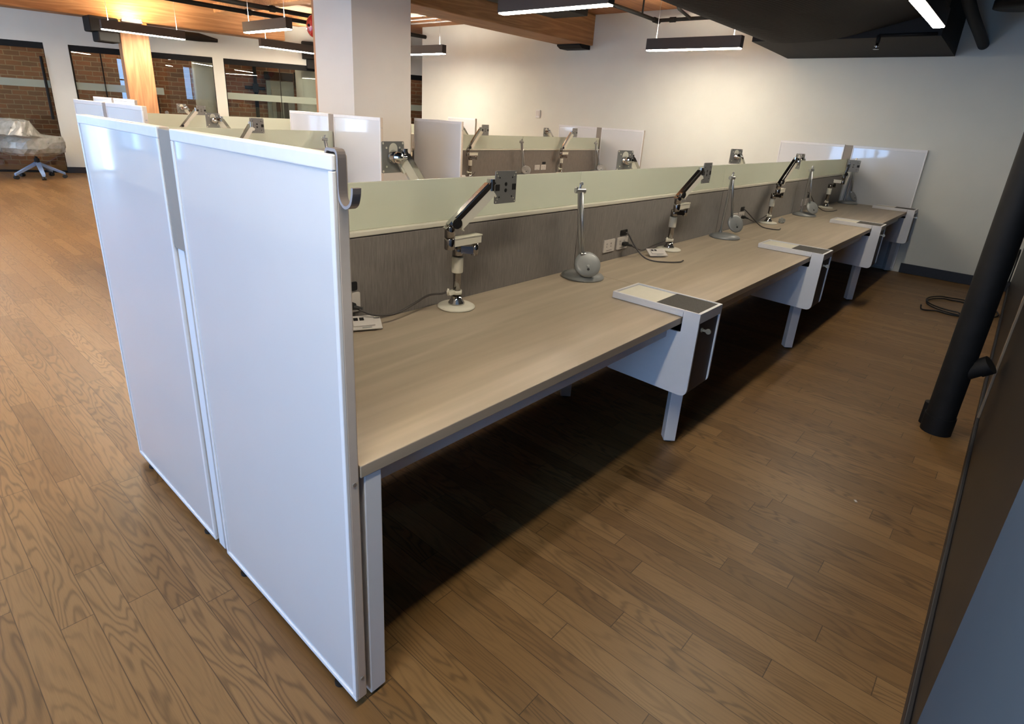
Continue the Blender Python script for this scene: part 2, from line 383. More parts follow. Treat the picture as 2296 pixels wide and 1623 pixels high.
# window wall behind the photographer: sill, header, piers
bm = BM()
wy = [(1.7, 3.5), (8.3, 9.6), (10.0, 11.2), (13.3, 14.6)]
DL = (11.65, 12.85)                                       # full-height glazed door at the left end
DY = (-1.08, -0.30)                                        # glazed door at the end of the aisle
bx(bm, X0 - .15, X0, -1.4, DY[0], 0, .55); bx(bm, X0 - .15, X0, DY[1], DL[0], 0, .55); bx(bm, X0 - .15, X0, DL[1], Y1, 0, .55); bx(bm, X0 - .15, X0, -1.4, Y1, 2.55, ZC)
bx(bm, X0 - .15, X0, -1.4, DY[0], .55, 2.55)
ys = [DY[1]] + [v for w in sorted(wy + [DL]) for v in w] + [Y1]
for a, b in zip(ys[0::2], ys[1::2]): bx(bm, X0 - .15, X0, a, b, .55, 2.55)
struct('wall_window', bm, 'wall')
for i, (a, b) in enumerate(wy):
    bm = BM(); c = (a + b) / 2
    for (p, q, r, s) in ((a, a + .05, .55, 2.55), (b - .05, b, .55, 2.55), (a, b, .55, .6), (a, b, 2.5, 2.55), (c - .02, c + .02, .6, 2.5), (a, b, 1.85, 1.89)):
        bx(bm, X0 - .10, X0 - .04, p, q, r, s)
    w = struct('window_%d' % (i + 6), bm, 'black')

# slanted glazed wall on the left, in its own axes: x along the wall, y into the room behind
WA = math.atan(-0.47)
WO = Vector((2.487, 12.50, 0))
WL = bpy.data.objects  # (only used below through wl())
wdir = Vector((math.cos(WA), math.sin(WA), 0)); wnor = Vector((-math.sin(WA), math.cos(WA), 0))
def wl(s, d, z=0.0): return WO + wdir * s + wnor * d + Vector((0, 0, z))
ZT = 2.225
opens = [(-3.4, -1.85), (-1.62, -0.28), (0.08, 1.0), (1.10, 2.38), (2.57, 4.60), (4.85, 6.75)]
bm = BM()
ss = [-5.7] + [v for o_ in opens for v in o_] + [8.2]
bx(bm, -5.7, 8.2, 0, .12, ZT, ZC)
for a, b in zip(ss[0::2], ss[1::2]): bx(bm, a, b, 0, .12, 0, ZT)
struct('wall_left', bm, 'wall', loc=WO, rot=(0, 0, WA))
bm = BM()
for a, b in zip(ss[0::2], ss[1::2]): bx(bm, a, b, -.014, 0, 0, .11, .003)
struct('baseboard_left', bm, 'base', loc=WO, rot=(0, 0, WA))
for i, (a, b) in enumerate(opens):
    isdoor = i in (1, 3)
    nm = 'door_%d' % (1 if i == 1 else 2) if isdoor else 'window_%d' % (i + 1)
    bm = BM()
    bx(bm, a, b, .02, .09, ZT - .10, ZT); bx(bm, a, b, .02, .09, 0, .035); bx(bm, a, a + .012, .02, .09, .035, ZT - .1)
    bx(bm, b - (.085 if i == 2 else .012), b, .02, .09, .035, ZT - .1)
    if i in (2, 4): bx(bm, (a + b) / 2 - .006, (a + b) / 2 + .006, .03, .08, .035, ZT - .1)
    w = struct(nm, bm, 'black', loc=WO, rot=(0, 0, WA))
    bm = BM(); bx(bm, a + .012, b - (.085 if i == 2 else .012), .05, .058, .035, ZT - .1); obj('pane', bm, 'glass', w)
    bm = BM()
    bx(bm, a + .012, (b - .9) if i == 3 else b - (.085 if i == 2 else .012), .046, .049, 1.485, 1.61); obj('frosted_band', bm, 'band', w)
    if isdoor:
        bm = BM(); h = b - .06 if i == 1 else a + .26
        tube(bm, [(h, -.03, .95), (h, -.03, 2.0 if i == 1 else 1.45)], .022); cyl(bm, (h, -.03, 1.05), (h, .05, 1.05), .01); cyl(bm, (h, -.03, 1.35), (h, .05, 1.35), .01)
        obj('pull_handle', bm, 'black', w)
        if i == 3:
            bm = BM(); cyl(bm, (h + .12, .0, 1.17), (h + .12, .05, 1.17), .03); obj('lock', bm, 'alu', w)
bm = BM(); bx(bm, -5.7, 8.2, 0, .2, 0, ZC); struct('wall_brick', bm, 'brick', loc=wl(0, 1.35), rot=(0, 0, WA))

# round white column, leaning board and electrical panel behind the glazing
bm = BM(); lathe(bm, [(.205, 0), (.205, ZC)], 40)
o = obj('round_column', bm, 'column', loc=wl(2.17, .62)); tag(o, 'round off-white column behind the glass door beside the brick wall', 'column')
bm = BM(); bx(bm, -.02, .02, -.30, .30, 0, 1.25, .006)
o = obj('leaning_board', bm, 'boardgrey', loc=wl(-.27, .75), rot=(0, math.radians(-5), WA)); tag(o, 'grey board leaning behind the glass left of the wide white pier', 'board')
ep = thing('electrical_panel', 'grey electrical panel with two black breaker columns on the brick wall', 'electrical panel', wl(3.63, 1.345), WA)
one('cabinet', lambda b: bx(b, -.285, .285, -.13, 0, .55, 1.92, .008), 'epanel', ep)
one('panel_door', lambda b: bx(b, -.19, .20, -.145, -.13, .75, 1.75, .006), 'epanel', ep)
for k in (-.06, .1):
    def br(b, k=k):
        bx(b, k - .045, k + .045, -.16, -.145, 1.05, 1.55, .004)
    one('breaker_column', br, 'port', ep)
one('name_plate', lambda b: bx(b, -.06, .09, -.15, -.145, .86, .94), 'outlet', ep)
def cp(b):
    tube(b, [(0, -.05, 0), (0, -.05, ZC)], .04); tube(b, [(-.22, -.05, 1.75), (.19, -.05, 1.75)], .035); bx(b, -.06, .06, -.11, 0, 1.66, 1.84, .01)
o = one('drain_pipe', cp, 'black'); o.location = wl(3.13, 1.35); o.rotation_euler = (0, 0, WA)
tag(o, 'black vertical drain pipe with a cross tee on the brick wall beside the grey panel', 'pipe')

bm = BM(); lathe(bm, [(.24, 0), (.24, ZC)], 40)
o = obj('round_column', bm, 'column', loc=wl(4.17, .70)); tag(o, 'round off-white column right of the grey electrical panel, behind the glass', 'column')
ct = thing('cable_trough', 'black cable trough above the grey electrical panel', 'trough', wl(3.2, 1.349, 1.93), WA)
one('trough', lambda b: bx(b, .12, .72, -.12, 0, .02, .17, .01), 'black', ct); one('end_box', lambda b: bx(b, .74, .84, -.12, 0, -.12, .2, .01), 'black', ct)

# ------------------------------------------------------------------ boxed column, timber frame
bm = BM(); bx(bm, 2.97, 3.69, 4.317, 4.985, 0, ZC); o = obj('boxed_column', bm, 'column')
tag(o, 'square white boxed column standing between the two middle benches', 'column')
bm = BM(); bx(bm, 2.975, 3.30, 4.986, 5.035, 0, 2.614, .006); o = obj('timber_post', bm, 'post')
tag(o, 'brown timber post showing as a thin strip behind the white column', 'post')
def beam2(b): bx(b, -1.2, XW, 0, .52, 0, .43, .012)
o = one('timber_beam', beam2, 'beam'); o.location = (0, 4.75, 2.615); tag(o, 'heavy brown timber beam running over the white column into the far wall', 'beam')
bm = BM(); prism(bm, [(7.40, 2.613), (7.689, 2.613), (7.689, 2.555), (7.48, 2.555), (7.40, 2.59)], 1, 4.80, 5.24); o = obj('beam_shoe', bm, 'black')
tag(o, 'black iron shoe under the timber beam end at the far wall', 'bracket')
A, Bp = Vector((-2.6, 11.97, 0)), Vector((5.72, 10.645, 0)); ba = math.atan2((Bp - A).y, (Bp - A).x); bl = (Bp - A).length
def beam1(b): bx(b, 0, bl, 0, .34, 0, .43, .012)
o = one('timber_beam', beam1, 'beam'); o.location = (A.x, A.y, 2.615); o.rotation_euler = (0, 0, ba); tag(o, 'golden timber beam along the glazed wall, resting on the timber post', 'beam')
def post1(b): bx(b, 0, .42, 0, .34, 0, 2.614, .012)
PX = 3.0; PY = A.y + (PX - A.x) * math.tan(ba)
o = one('timber_post', post1, 'post'); o.location = (PX, PY + .005, 0); o.rotation_euler = (0, 0, ba); tag(o, 'square orange timber post in front of the glazed wall', 'post')
# uplight on the post head
ul = thing('uplight', 'small glowing uplight at the head of the orange timber post', 'lamp', (PX + .12, PY - .20, 2.575), ba)
one('housing', lambda b: bx(b, -.13, .17, -.06, .12, 0, .05, .01), 'alu', ul)
one('lens', lambda b: bx(b, -.11, .15, -.045, .10, .05, .058), 'up', ul)
# black air duct and box behind the left pendant
dt = thing('air_duct', 'black air duct with a box end hung behind the leftmost pendant light', 'duct', (2.62, 10.98, 2.30))
one('box', lambda b: (bx(b, -.10, .32, -.14, .2, .08, .31, .02), bx(b, 0, .3, -.14, .2, -.06, .1, .02)), 'black', dt)
def du(b):
    cyl(b, (.3, 0, .19), (1.55, -.16, .19), .07); cyl(b, (1.55, -.16, .19), (1.85, -.2, .17), .07, .03)
one('tube', du, 'black', dt)
sp_ = thing('wall_speaker', 'small black wall speaker on the glazed wall left of the white column', 'speaker', wl(4.05, -.02, 2.24), WA)
one('cabinet', lambda b: bx(b, -.02, .24, -.16, .02, .1, .42, .01), 'black', sp_); one('bracket', lambda b: bx(b, .06, .24, -.1, .02, -.08, .1, .01), 'black', sp_)
sp2 = thing('wall_speaker', 'black stepped wall speaker seen right of the white column', 'speaker', wl(5.9, -.02, 2.30), WA)
one('cabinet', lambda b: bx(b, 0, .30, -.16, .02, .15, .56, .01), 'black', sp2); one('bracket', lambda b: bx(b, 0, .18, -.12, .02, 0, .15, .01), 'black', sp2)

# soffit, ribbed duct, pipes
sf = BM()
prism(sf, [(6.40, 2.43), (XW - .002, 2.392), (XW - .002, ZC), (6.40, ZC)], 1, .018, 1.756)
o = obj('bulkhead', sf, 'soffit'); tag(o, 'black boxed bulkhead against the far wall under the ceiling', 'bulkhead')
def rib(b):
    prof = [(1.775, 3.02), (1.765, 2.62), (1.70, 2.475), (1.50, 2.41), (1.2, 2.405), (.9, 2.43), (.6, 2.495), (.3, 2.57), (.14, 2.62), (.10, 2.70), (.10, 3.02)]
    prof = [(p.x, p.y) for p in smooth_path([(a, c, 0) for a, c in prof], 3)]
    rows = []; x = -1.0; k = 0
    while x < 6.34:
        for dx, o_ in ((0, 0), (.018, .004), (.034, .004), (.046, 0)):
            rows.append([b.verts.new((x + dx, y, z - o_)) for y, z in prof])
        x += .052
    for r0, r1 in zip(rows, rows[1:]):
        for i in range(len(prof) - 1): b.faces.new((r0[i], r0[i + 1], r1[i + 1], r1[i]))
    b.faces.new(rows[0]); b.faces.new(list(reversed(rows[-1])))
    bmesh.ops.recalc_face_normals(b, faces=b.faces[:])
o = one('ribbed_duct', rib, 'soffit'); tag(o, 'large black ribbed duct hanging under the ceiling, top right', 'duct')
def spr(b):
    tube(b, [(6.386, .05, 2.445), (6.386, .52, 2.445)], .016); tube(b, [(6.386, .52, 2.45), (6.386, .52, 2.38)], .02)
s_ = thing('sprinkler', 'small chrome sprinkler head on a black branch pipe under the bulkhead', 'sprinkler', (0, 0, 0))
one('branch_pipe', spr, 'black', s_)
one('head', lambda b: (lathe(b, [(.014, 0), (.012, -.02), (.02, -.022), (.02, -.03), (.008, -.034), (.008, -.05), (.026, -.052), (.026, -.056)][::-1], 16, axis_o=(6.386, .52, 2.38))), 'chrome', s_)
def pw(b):
    tube(b, smooth_path([(5.4, -.10, 2.95), (6.3, -.12, 2.70), (7.3, -.18, 2.55), (XW - .002, -.20, 2.50)], 6), .05, 16)
o = one('black_pipe', pw, 'black'); tag(o, 'black pipe sloping into the far wall right of the bulkhead', 'pipe')
def fan(b): lathe(b, [(.05, .12), (.2, .1), (.24, .06), (.24, 0), (.05, 0)][::-1], 32, axis_o=(6.6, -.52, 2.66)); cyl(b, (6.6, -.52, 2.7), (6.6, -.52, ZC - .03), .03)
o = one('ceiling_speaker', fan, 'black'); tag(o, 'round black ceiling speaker at the top right corner', 'speaker')
def pl(b):
    tube(b, smooth_path([(1.0, 3.42, 2.86), (6.1, 3.46, 2.86), (7.32, 3.5, 2.86)], 4), .024); cyl(b, (7.28, 3.5, 2.86), (7.42, 3.5, 2.86), .035)
    tube(b, [(7.36, 3.5, 2.86), (7.36, 2.4, 2.86)], .024); cyl(b, (7.36, 3.3, 2.86), (7.36, 3.22, 2.86), .034); tube(b, [(7.36, 3.0, 2.86), (6.9, 2.95, 2.9), (6.7, 2.95, ZC)], .02)
    tube(b, [(6.9, 3.47, 2.86), (6.9, 3.47, ZC)], .012)
o = one('sprinkler_pipe', pl, 'black'); tag(o, 'black sprinkler pipe with an elbow by the far wall above the right pendant', 'pipe')
for yy, lb in ((8.55, 'black sprinkler pipe near the red bell, nearer of two'), (9.35, 'black sprinkler pipe under the ceiling, nearer the glazed wall')):
    def pp(b, yy=yy):
        tube(b, [(-2, yy, 2.84), (7.5, yy, 2.84)], .035, 12)
        for x in (.8, 2.8, 4.4, 5.6): cyl(b, (x, yy, 2.84), (x, yy, ZC), .012); cyl(b, (x - .04, yy, 2.84), (x + .04, yy, 2.84), .046)
    o = one('sprinkler_pipe', pp, 'black'); tag(o, lb, 'pipe')
o = one('black_duct', lambda b: bx(b, 1.2, 6.2, 3.85, 4.40, 2.76, ZC - .001, .01), 'black'); tag(o, 'long black rectangular duct beside the timber beam, behind the large pendant', 'duct')
for k, (xs, r) in enumerate(((6.05, .045), (6.45, .018), (6.75, .018))):
    def cd(b, xs=xs, r=r):
        tube(b, [(xs, 5.35, 2.945), (xs, 9.2, 2.945)], r, 12)
        for y in (6.0, 7.4): cyl(b, (xs, y, 2.945), (xs, y, ZC), .008)
    o = one('conduit', cd, 'conduit'); tag(o, ['thick grey conduit under the ceiling right of the white column', 'thin grey conduit beside the thick one behind the beam', 'thin grey conduit nearest the far wall behind the beam'][k], 'conduit')
def hang(b): tube(b, [(7.1, 6.25, ZC), (7.1, 6.25, 2.86), (7.1, 5.65, 2.86), (7.1, 5.65, ZC)], .022); cyl(b, (7.1, 6.25, 2.88), (7.1, 6.25, 2.82), .034); cyl(b, (7.1, 5.65, 2.88), (7.1, 5.65, 2.82), .034)
o = one('pipe_loop', hang, 'conduit'); tag(o, 'U-shaped grey pipe loop hanging from the ceiling behind the beam', 'pipe')
# cross joists of the timber ceiling
for k, x in enumerate((2.9, 4.35, 5.75)):
    o = one('ceiling_joist', lambda b, x=x: bx(b, x, x + .22, 5.28, 10.55, 2.80 if False else 2.89, ZC - .001, .01), 'beam')
    tag(o, ['timber ceiling joist above the pendants left of the white column', 'timber ceiling joist above the red bell', 'timber ceiling joist right of the white column behind the beam'][k], 'joist', None)

# red bell
bl_ = thing('fire_bell', 'red round fire alarm bell beside the white column', 'bell', (3.14, 5.035, 2.275))
RB = Matrix.Rotation(-PI / 2, 4, 'Y') @ Matrix.Identity(4)
one('gong', lambda b: lathe(b, [(.112, 0), (.112, .012), (.105, .03), (.085, .05), (.05, .062), (.012, .066)], 40, axis_o=(-.05, .145, 0), M4=RB), 'red', bl_)
one('cap_screw', lambda b: cyl(b, (-.112, .145, 0), (-.126, .145, 0), .014, seg=6), 'black', bl_)
one('back_box', lambda b: (bx(b, -.05, .0, .07, .19, -.06, .06, .005), bx(b, -.03, -.01, -.002, .1, -.02, .02)), 'red', bl_)
# thermostat
th = thing('thermostat', 'white thermostat on the far wall above the middle bench', 'thermostat', (XW, 5.75, 1.50))
one('body', lambda b: bx(b, -.025, 0, -.045, .045, 0, .13, .006), 'white', th); one('cover', lambda b: bx(b, -.03, -.025, -.035, .035, .03, .12, .003), 'outlet', th)

# ------------------------------------------------------------------ pendant lights
def make_pendant(name, label, L=1.22, lens='lens', up=True):
    t = thing(name, label, 'pendant light', group=None)
    one('housing', lambda b: (bx(b, -L / 2, L / 2, -.045, -.040, 0, .13), bx(b, -L / 2, L / 2, .040, .045, 0, .13), bx(b, -L / 2 + .005, L / 2 - .005, -.0399, .0399, .108, .113),
                              bx(b, -L / 2, -L / 2 + .005, -.045, .045, 0, .13), bx(b, L / 2 - .005, L / 2, -.045, .045, 0, .13)), 'fixture', t)
    one('diffuser', lambda b: bx(b, -L / 2 + .006, L / 2 - .006, -.0395, .0395, -.011, .012, .005), lens, t)
    if up: one('upper_diffuser', lambda b: bx(b, -L / 2 + .006, L / 2 - .006, -.0395, .0395, .114, .122, .002), 'lens_up' if lens == 'lens' else 'lens_uphi', t)
    for s in (-1, 1):
        one('cable', lambda b, s=s: tube(b, [(s * .5, 0, .135), (s * .5, 0, ZC - 2.4)], .0025, 6), 'alu', t)
        one('canopy', lambda b, s=s: (cyl(b, (s * .5, 0, .122), (s * .5, 0, .15), .008), cyl(b, (s * .5, 0, ZC - 2.4 - .025), (s * .5, 0, ZC - 2.4 - .001), .05)), 'alu', t)
    return t
ZP = 2.4
p0 = make_pendant('pendant_light', 'dark linear pendant light nearest the camera, top centre above the desks')
p0.location = (3.85, 2.58, ZP); p0.rotation_euler = (0, 0, PI / 2)
ph = make_pendant('pendant_light', 'short-looking dark pendant light left of the red bell', lens='lens_hi')
ph.location = (3.70, 7.42, ZP); ph.rotation_euler = (0, 0, PI / 2)
for (x, y, rz, lb) in (
    (6.64, 2.57, PI / 2, 'dark linear pendant light hung before the far wall right of the beam end'),
    (6.40, 7.40, PI / 2, 'dark pendant light emerging from behind the white column'),
    (3.19, 10.50, 0, 'dark pendant light in front of the timber post, below the glowing uplight'),
    (5.44, 9.90, 0, 'dark pendant light just left of the white column below the red bell'),
    (1.05, 7.40, PI / 2, 'pendant light out of view above the left aisle'),
    (1.05, 2.57, PI / 2, 'pendant light out of view above the near whiteboards'),
    (1.05, 5.10, PI / 2, 'added fill pendant light out of view over the short bench'),  # this and the next three are unseen pendants added to brighten the left side
    (-1.2, 7.40, PI / 2, 'added fill pendant light out of view above the left aisle near the windows'),
    (-1.2, 3.60, PI / 2, 'added fill pendant light out of view left of the near whiteboards'),
    (0.3, 10.50, 0, 'added fill pendant light out of view in front of the glass doors')):
    dup(ph if y > 6 else p0, (x, y, ZP), rz, lb)
p1 = make_pendant('pendant_light', 'bright pendant light running away under the black duct, top right', lens='lens_low', up=False)
p1.location = (5.06, -.05, ZP)
dup(p1, (2.40, -.05, ZP), 0, 'pendant light above the aisle, out of view over the nearest desk')
p2 = make_pendant('pendant_light', 'pendant light above the aisle, out of view behind the camera', up=False); p2.location = (-.45, -.36, ZP)

# ------------------------------------------------------------------ benches
P = 1.905; PH = 1.416
YR, YG0, YG1, YL = 0.0, .765, .855, 1.62
ZD, ZU = .74, .708

def panel_mesh(name, label, hookside=False):
    t = thing(name, label, 'whiteboard panel')
    w = .765
    def fr(b):
        bx(b, 0.004, .03, 0, w, .03, PH, .003)
    one('core', fr, 'side', t)
    def rim(b):
        bx(b, -.004, .006, 0, w, PH - .03, PH, .003); bx(b, -.004, .006, 0, w, .03, .045, .003)
        bx(b, -.004, .006, 0, .014, .045, PH - .03, .002); bx(b, -.004, .006, w - .014, w, .045, PH - .03, .002)
    one('rim', rim, 'frame', t)
    one('writing_surface', lambda b: bx(b, 0, .004, .014, w - .014, .045, PH - .03), 'board', t)
    one('back_board', lambda b: bx(b, .03, .033, .02, w - .02, .75, PH - .03), 'white', t)
    def sc(b):
        for z in (PH - .09, .70, .10): cyl(b, (.017, .001, z), (.017, -.002, z), .005, seg=12)
    one('edge_screws', sc, 'alu', t)
    for y in (.1, w - .1):
        one('foot', lambda b, y=y: (cyl(b, (.015, y, 0), (.015, y, .008), .018), cyl(b, (.015, y, .008), (.015, y, .03), .006)), 'rubber', t)
    return t

def bench(yo, x0, n): return dict(yo=yo, x0=x0, n=n, x1=x0 + n * P)
B1 = bench(0, .034, 4); B2 = bench(3.63, .87, 1); B3 = bench(3.63, 3.84, 2); B4 = bench(7.26, 1.935, 3)
pw0 = panel_mesh('whiteboard_panel', 'large near whiteboard panel with the coat hook, closest to the camera'); pw0.location = (0, 0, 0)
def pan(x, y, lb): return dup(pw0, (x, y, 0), 0, lb)
pan(0, YG1, 'large near whiteboard panel on the left of the nearest bench end')
pan(B1['x1'] + .002, 0, 'far whiteboard panel beside the last desk, rightmost against the far wall')
pan(B1['x1'] + .002, YG1, 'far whiteboard panel of the nearest bench, left of the gap behind the glass screen')
pan(B2['x0'] - .035, 3.63, 'whiteboard panel above the near left panel, right of its pair')
pan(B2['x0'] - .035, 3.63 + YG1, 'whiteboard panel above the near left panel, left of its pair')
pan(B2['x1'] + .002, 3.63, 'whiteboard panel in front of the white column, right of its pair')
pan(B2['x1'] + .002, 3.63 + YG1, 'whiteboard panel left of the white column, left of its pair')
pan(B3['x0'] - .035, 3.63, 'shaded whiteboard panel standing just right of the white column')
pan(B3['x0'] - .035, 3.63 + YG1, 'whiteboard panel hidden behind the white column')
pan(B3['x1'] + .002, 3.63, 'grey whiteboard panel at the far end of the middle bench, right of its pair')
pan(B3['x1'] + .002, 3.63 + YG1, 'bright-rimmed whiteboard panel at the far wall end of the middle bench, left of its pair')
pan(B4['x0'] - .035, 7.26, 'rearmost whiteboard panel top by the timber post, right of its pair')
pan(B4['x0'] - .035, 7.26 + YG1, 'rearmost whiteboard panel top by the timber post, left of its pair')
pan(B4['x1'] + .002, 7.26, 'cream-lit whiteboard panel at the far wall behind the shaded panel')

def joint(x, y, lb):
    t = thing('panel_joint_post', lb, 'panel post', (x, y, 0))
    one('cover', lambda b: bx(b, -.001, .026, YG0 + .002, YG1 - .002, 1.085, PH - .004, .002), 'cover', t)
    one('upright', lambda b: bx(b, .004, .024, YG0 + .034, YG1 - .010, .02, 1.083, .003), 'white', t)
    return t
j0 = joint(0, 0, 'narrow taupe and white post between the two near whiteboard panels')
for x, y, lb in ((B1['x1'] + .002, 0, 'narrow post between the two far panels of the nearest bench'),
                 (B2['x0'] - .035, 3.63, 'narrow post in the panel pair above the near left panel'),
                 (B2['x1'] + .002, 3.63, 'narrow post in the panel pair before the white column'),
                 (B3['x1'] + .002, 3.63, 'narrow post in the panel pair at the far end of the middle bench'),
                 (B4['x0'] - .035, 7.26, 'narrow post in the rearmost panel pair by the timber post')):
    dup(j0, (x, y, 0), 0, lb)

def make_desk(first):
    t = thing('desk', '', 'desk')
    def top(b):
        bx(b, 0, P - .002, 0, .772, ZU, ZD, .002)
    o = one('desk_top', top, ['desk'], t)
    one('front_rail', lambda b: bx(b, .06, P - .06, .055, .075, .632, ZU - .001, .003), 'rail', t)
    one('cross_rail', lambda b: bx(b, P - .075, P - .015, .12, .72, .64, ZU - .001, .004), 'rail', t)
    def leg(b, x, y, r=.029, a=40):
        R = Matrix.Rotation(math.radians(a), 3, 'Z')
        g = bx(b, -r, r, -r, r, .012, ZU - .001, .003)
        for v in {v for f in b.faces for v in f.verts}: v.co = R @ v.co + Vector((x, y, 0))
    one('leg', lambda b: leg(b, P - .04, .07), 'white', t)
    one('leg', lambda b: leg(b, P - .04, .72), 'white', t)
    for y in (.07, .72): one('foot', lambda b, y=y: cyl(b, (P - .04, y, 0), (P - .04, y, .012), .018), 'rubber', t)
    if first:
        one('leg', lambda b: (bx(b, .012, .060, .004, .050, .012, ZU - .001, .003)), 'white', t)
        one('foot', lambda b: cyl(b, (.036, .027, 0), (.036, .027, .012), .018), 'rubber', t)
    return t
ordn = ['first', 'second', 'third', 'last']
dk0 = make_desk(True); dk0['label'] = 'pale oak desk beside the near whiteboard panels, first of the nearest bench'; dk0.location = (B1['x0'], 0, 0)
dk = make_desk(False); dk['label'] = 'pale oak desk of the nearest bench, second from the near whiteboards'; dk.location = (B1['x0'] + P, 0, 0)
dup(dk, (B1['x0'] + 2 * P, 0, 0), 0, 'pale oak desk of the nearest bench, third from the near whiteboards')
dup(dk, (B1['x0'] + 3 * P, 0, 0), 0, 'pale oak desk of the nearest bench, last one by the far wall')
for i in range(4): dup(dk, (B1['x0'] + (i + 1) * P, YL, 0), PI, 'pale oak desk across the screen on the nearest bench, %s from the near whiteboards' % ordn[i])
dup(dk, (B2['x0'], 3.63, 0), 0, 'pale oak desk behind the near left whiteboard, camera side of the short bench')
dup(dk, (B2['x1'], 3.63 + YL, 0), PI, 'pale oak desk on the far side of the short bench')
for i in range(2):
    dup(dk, (B3['x0'] + i * P, 3.63, 0), 0, ['pale oak desk beside the shaded panel right of the white column', 'pale oak desk of the middle bench by the far wall'][i])
    dup(dk, (B3['x0'] + (i + 1) * P, 3.63 + YL, 0), PI, 'pale oak desk across the screen of the middle bench, %s from the column' % ordn[i])
for i in range(3):
    dup(dk, (B4['x0'] + i * P, 7.26, 0), 0, 'pale oak desk on the camera side of the rearmost bench, %s from the timber post' % ordn[i])
    dup(dk, (B4['x0'] + (i + 1) * P, 7.26 + YL, 0), PI, 'pale oak desk on the glazed-wall side of the rearmost bench, %s from the timber post' % ordn[i])

def outlet_bm(b, x, y, z):
    prism(b, rounded([(x - .058, z - .036), (x + .058, z - .036), (x + .058, z + .036), (x - .058, z + .036)], .005), 1, y - .006, y)
def make_divider():
    t = thing('desk_divider', '', 'desk divider')
    one('fabric_panel', lambda b: bx(b, 0, P - .003, .774, .846, .60, 1.062, .004), 'fabric', t)
    one('spine_cover', lambda b: bx(b, 0, P - .003, .785, .835, .03, .598, .003), 'rail', t)
    one('trim_rail', lambda b: bx(b, 0, P - .003, .770, .850, 1.065, 1.085, .004), 'cream', t)
    one('glass_screen', lambda b: bx(b, .001, P - .004, .788, .800, 1.0855, 1.252, .002), 'frosted', t)
    for x in (.33, .475):
        o = one('outlet', lambda b, x=x: outlet_bm(b, x, .7738, .828), 'outlet', t)
        def sl(b, x=x):
            for dx in (-.028, .016):
                bx(b, x + dx - .006, x + dx - .004, .7672, .768, .835, .845); bx(b, x + dx + .004, x + dx + .006, .7672, .768, .835, .845)
                cyl(b, (x + dx, .7679, .824), (x + dx, .7671, .824), .003, seg=10)
            bx(b, x - .03, x + .03, .7672, .768, .801, .803)
        one('socket_slots', sl, 'port', o)
    one('cable_port', lambda b: prism(b, rounded([(.445, .872), (.525, .872), (.525, .905), (.445, .905)], .008), 1, .7715, .7745), 'port', t)
    return t
dv = make_divider(); dv['label'] = 'divider with fabric and frosted glass beside the near whiteboards on the nearest bench'; dv.location = (B1['x0'], 0, 0)
for i in range(1, 4): dup(dv, (B1['x0'] + i * P, 0, 0), 0, 'fabric and frosted glass divider of the nearest bench, %s from the near whiteboards' % ordn[i])
dup(dv, (B2['x0'], 3.63, 0), 0, 'frosted glass divider behind the near whiteboards, on the short bench')
for i in range(2): dup(dv, (B3['x0'] + i * P, 3.63, 0), 0, ['frosted glass divider starting right of the shaded panel by the white column', 'frosted glass divider of the middle bench ending at the far wall'][i])
for i in range(3): dup(dv, (B4['x0'] + i * P, 7.26, 0), 0, 'frosted glass divider of the rearmost bench, %s from the timber post' % ordn[i])

# coat hook on the near panel
def hk(b):
    path = [(-.012, 1.392)]  # (y, z): over the top edge, down the side, round and up
    pts = [(.030, 1.385), (.030, PH + .004), (.012, PH + .007), (-.004, PH + .004), (-.006, PH - .02), (-.006, 1.352), (-.012, 1.333), (-.026, 1.324), (-.042, 1.331), (-.049, 1.348), (-.051, 1.362)]
    pts = [(p.x, p.y) for p in smooth_path([(a, c, 0) for a, c in pts], 4)]
    th_ = .0028; rows = []
    for i, (y, z) in enumerate(pts):
        a = Vector(pts[max(0, i - 1)]); c = Vector(pts[min(len(pts) - 1, i + 1)]); d = (c - a).normalized(); n = Vector((-d.y, d.x)) * th_
        rows.append([b.verts.new((x, y + s * n.x, z + s * n.y)) for x, s in ((.003, -1), (.021, -1), (.021, 1), (.003, 1))])
    for r0, r1 in zip(rows, rows[1:]):
        for k in range(4): b.faces.new((r0[k], r0[(k + 1) % 4], r1[(k + 1) % 4], r1[k]))
    b.faces.new(rows[0]); b.faces.new(list(reversed(rows[-1]))); bmesh.ops.recalc_face_normals(b, faces=b.faces[:])
o = one('coat_hook', hk, 'hook'); tag(o, 'grey metal coat hook over the corner of the near whiteboard panel', 'hook')

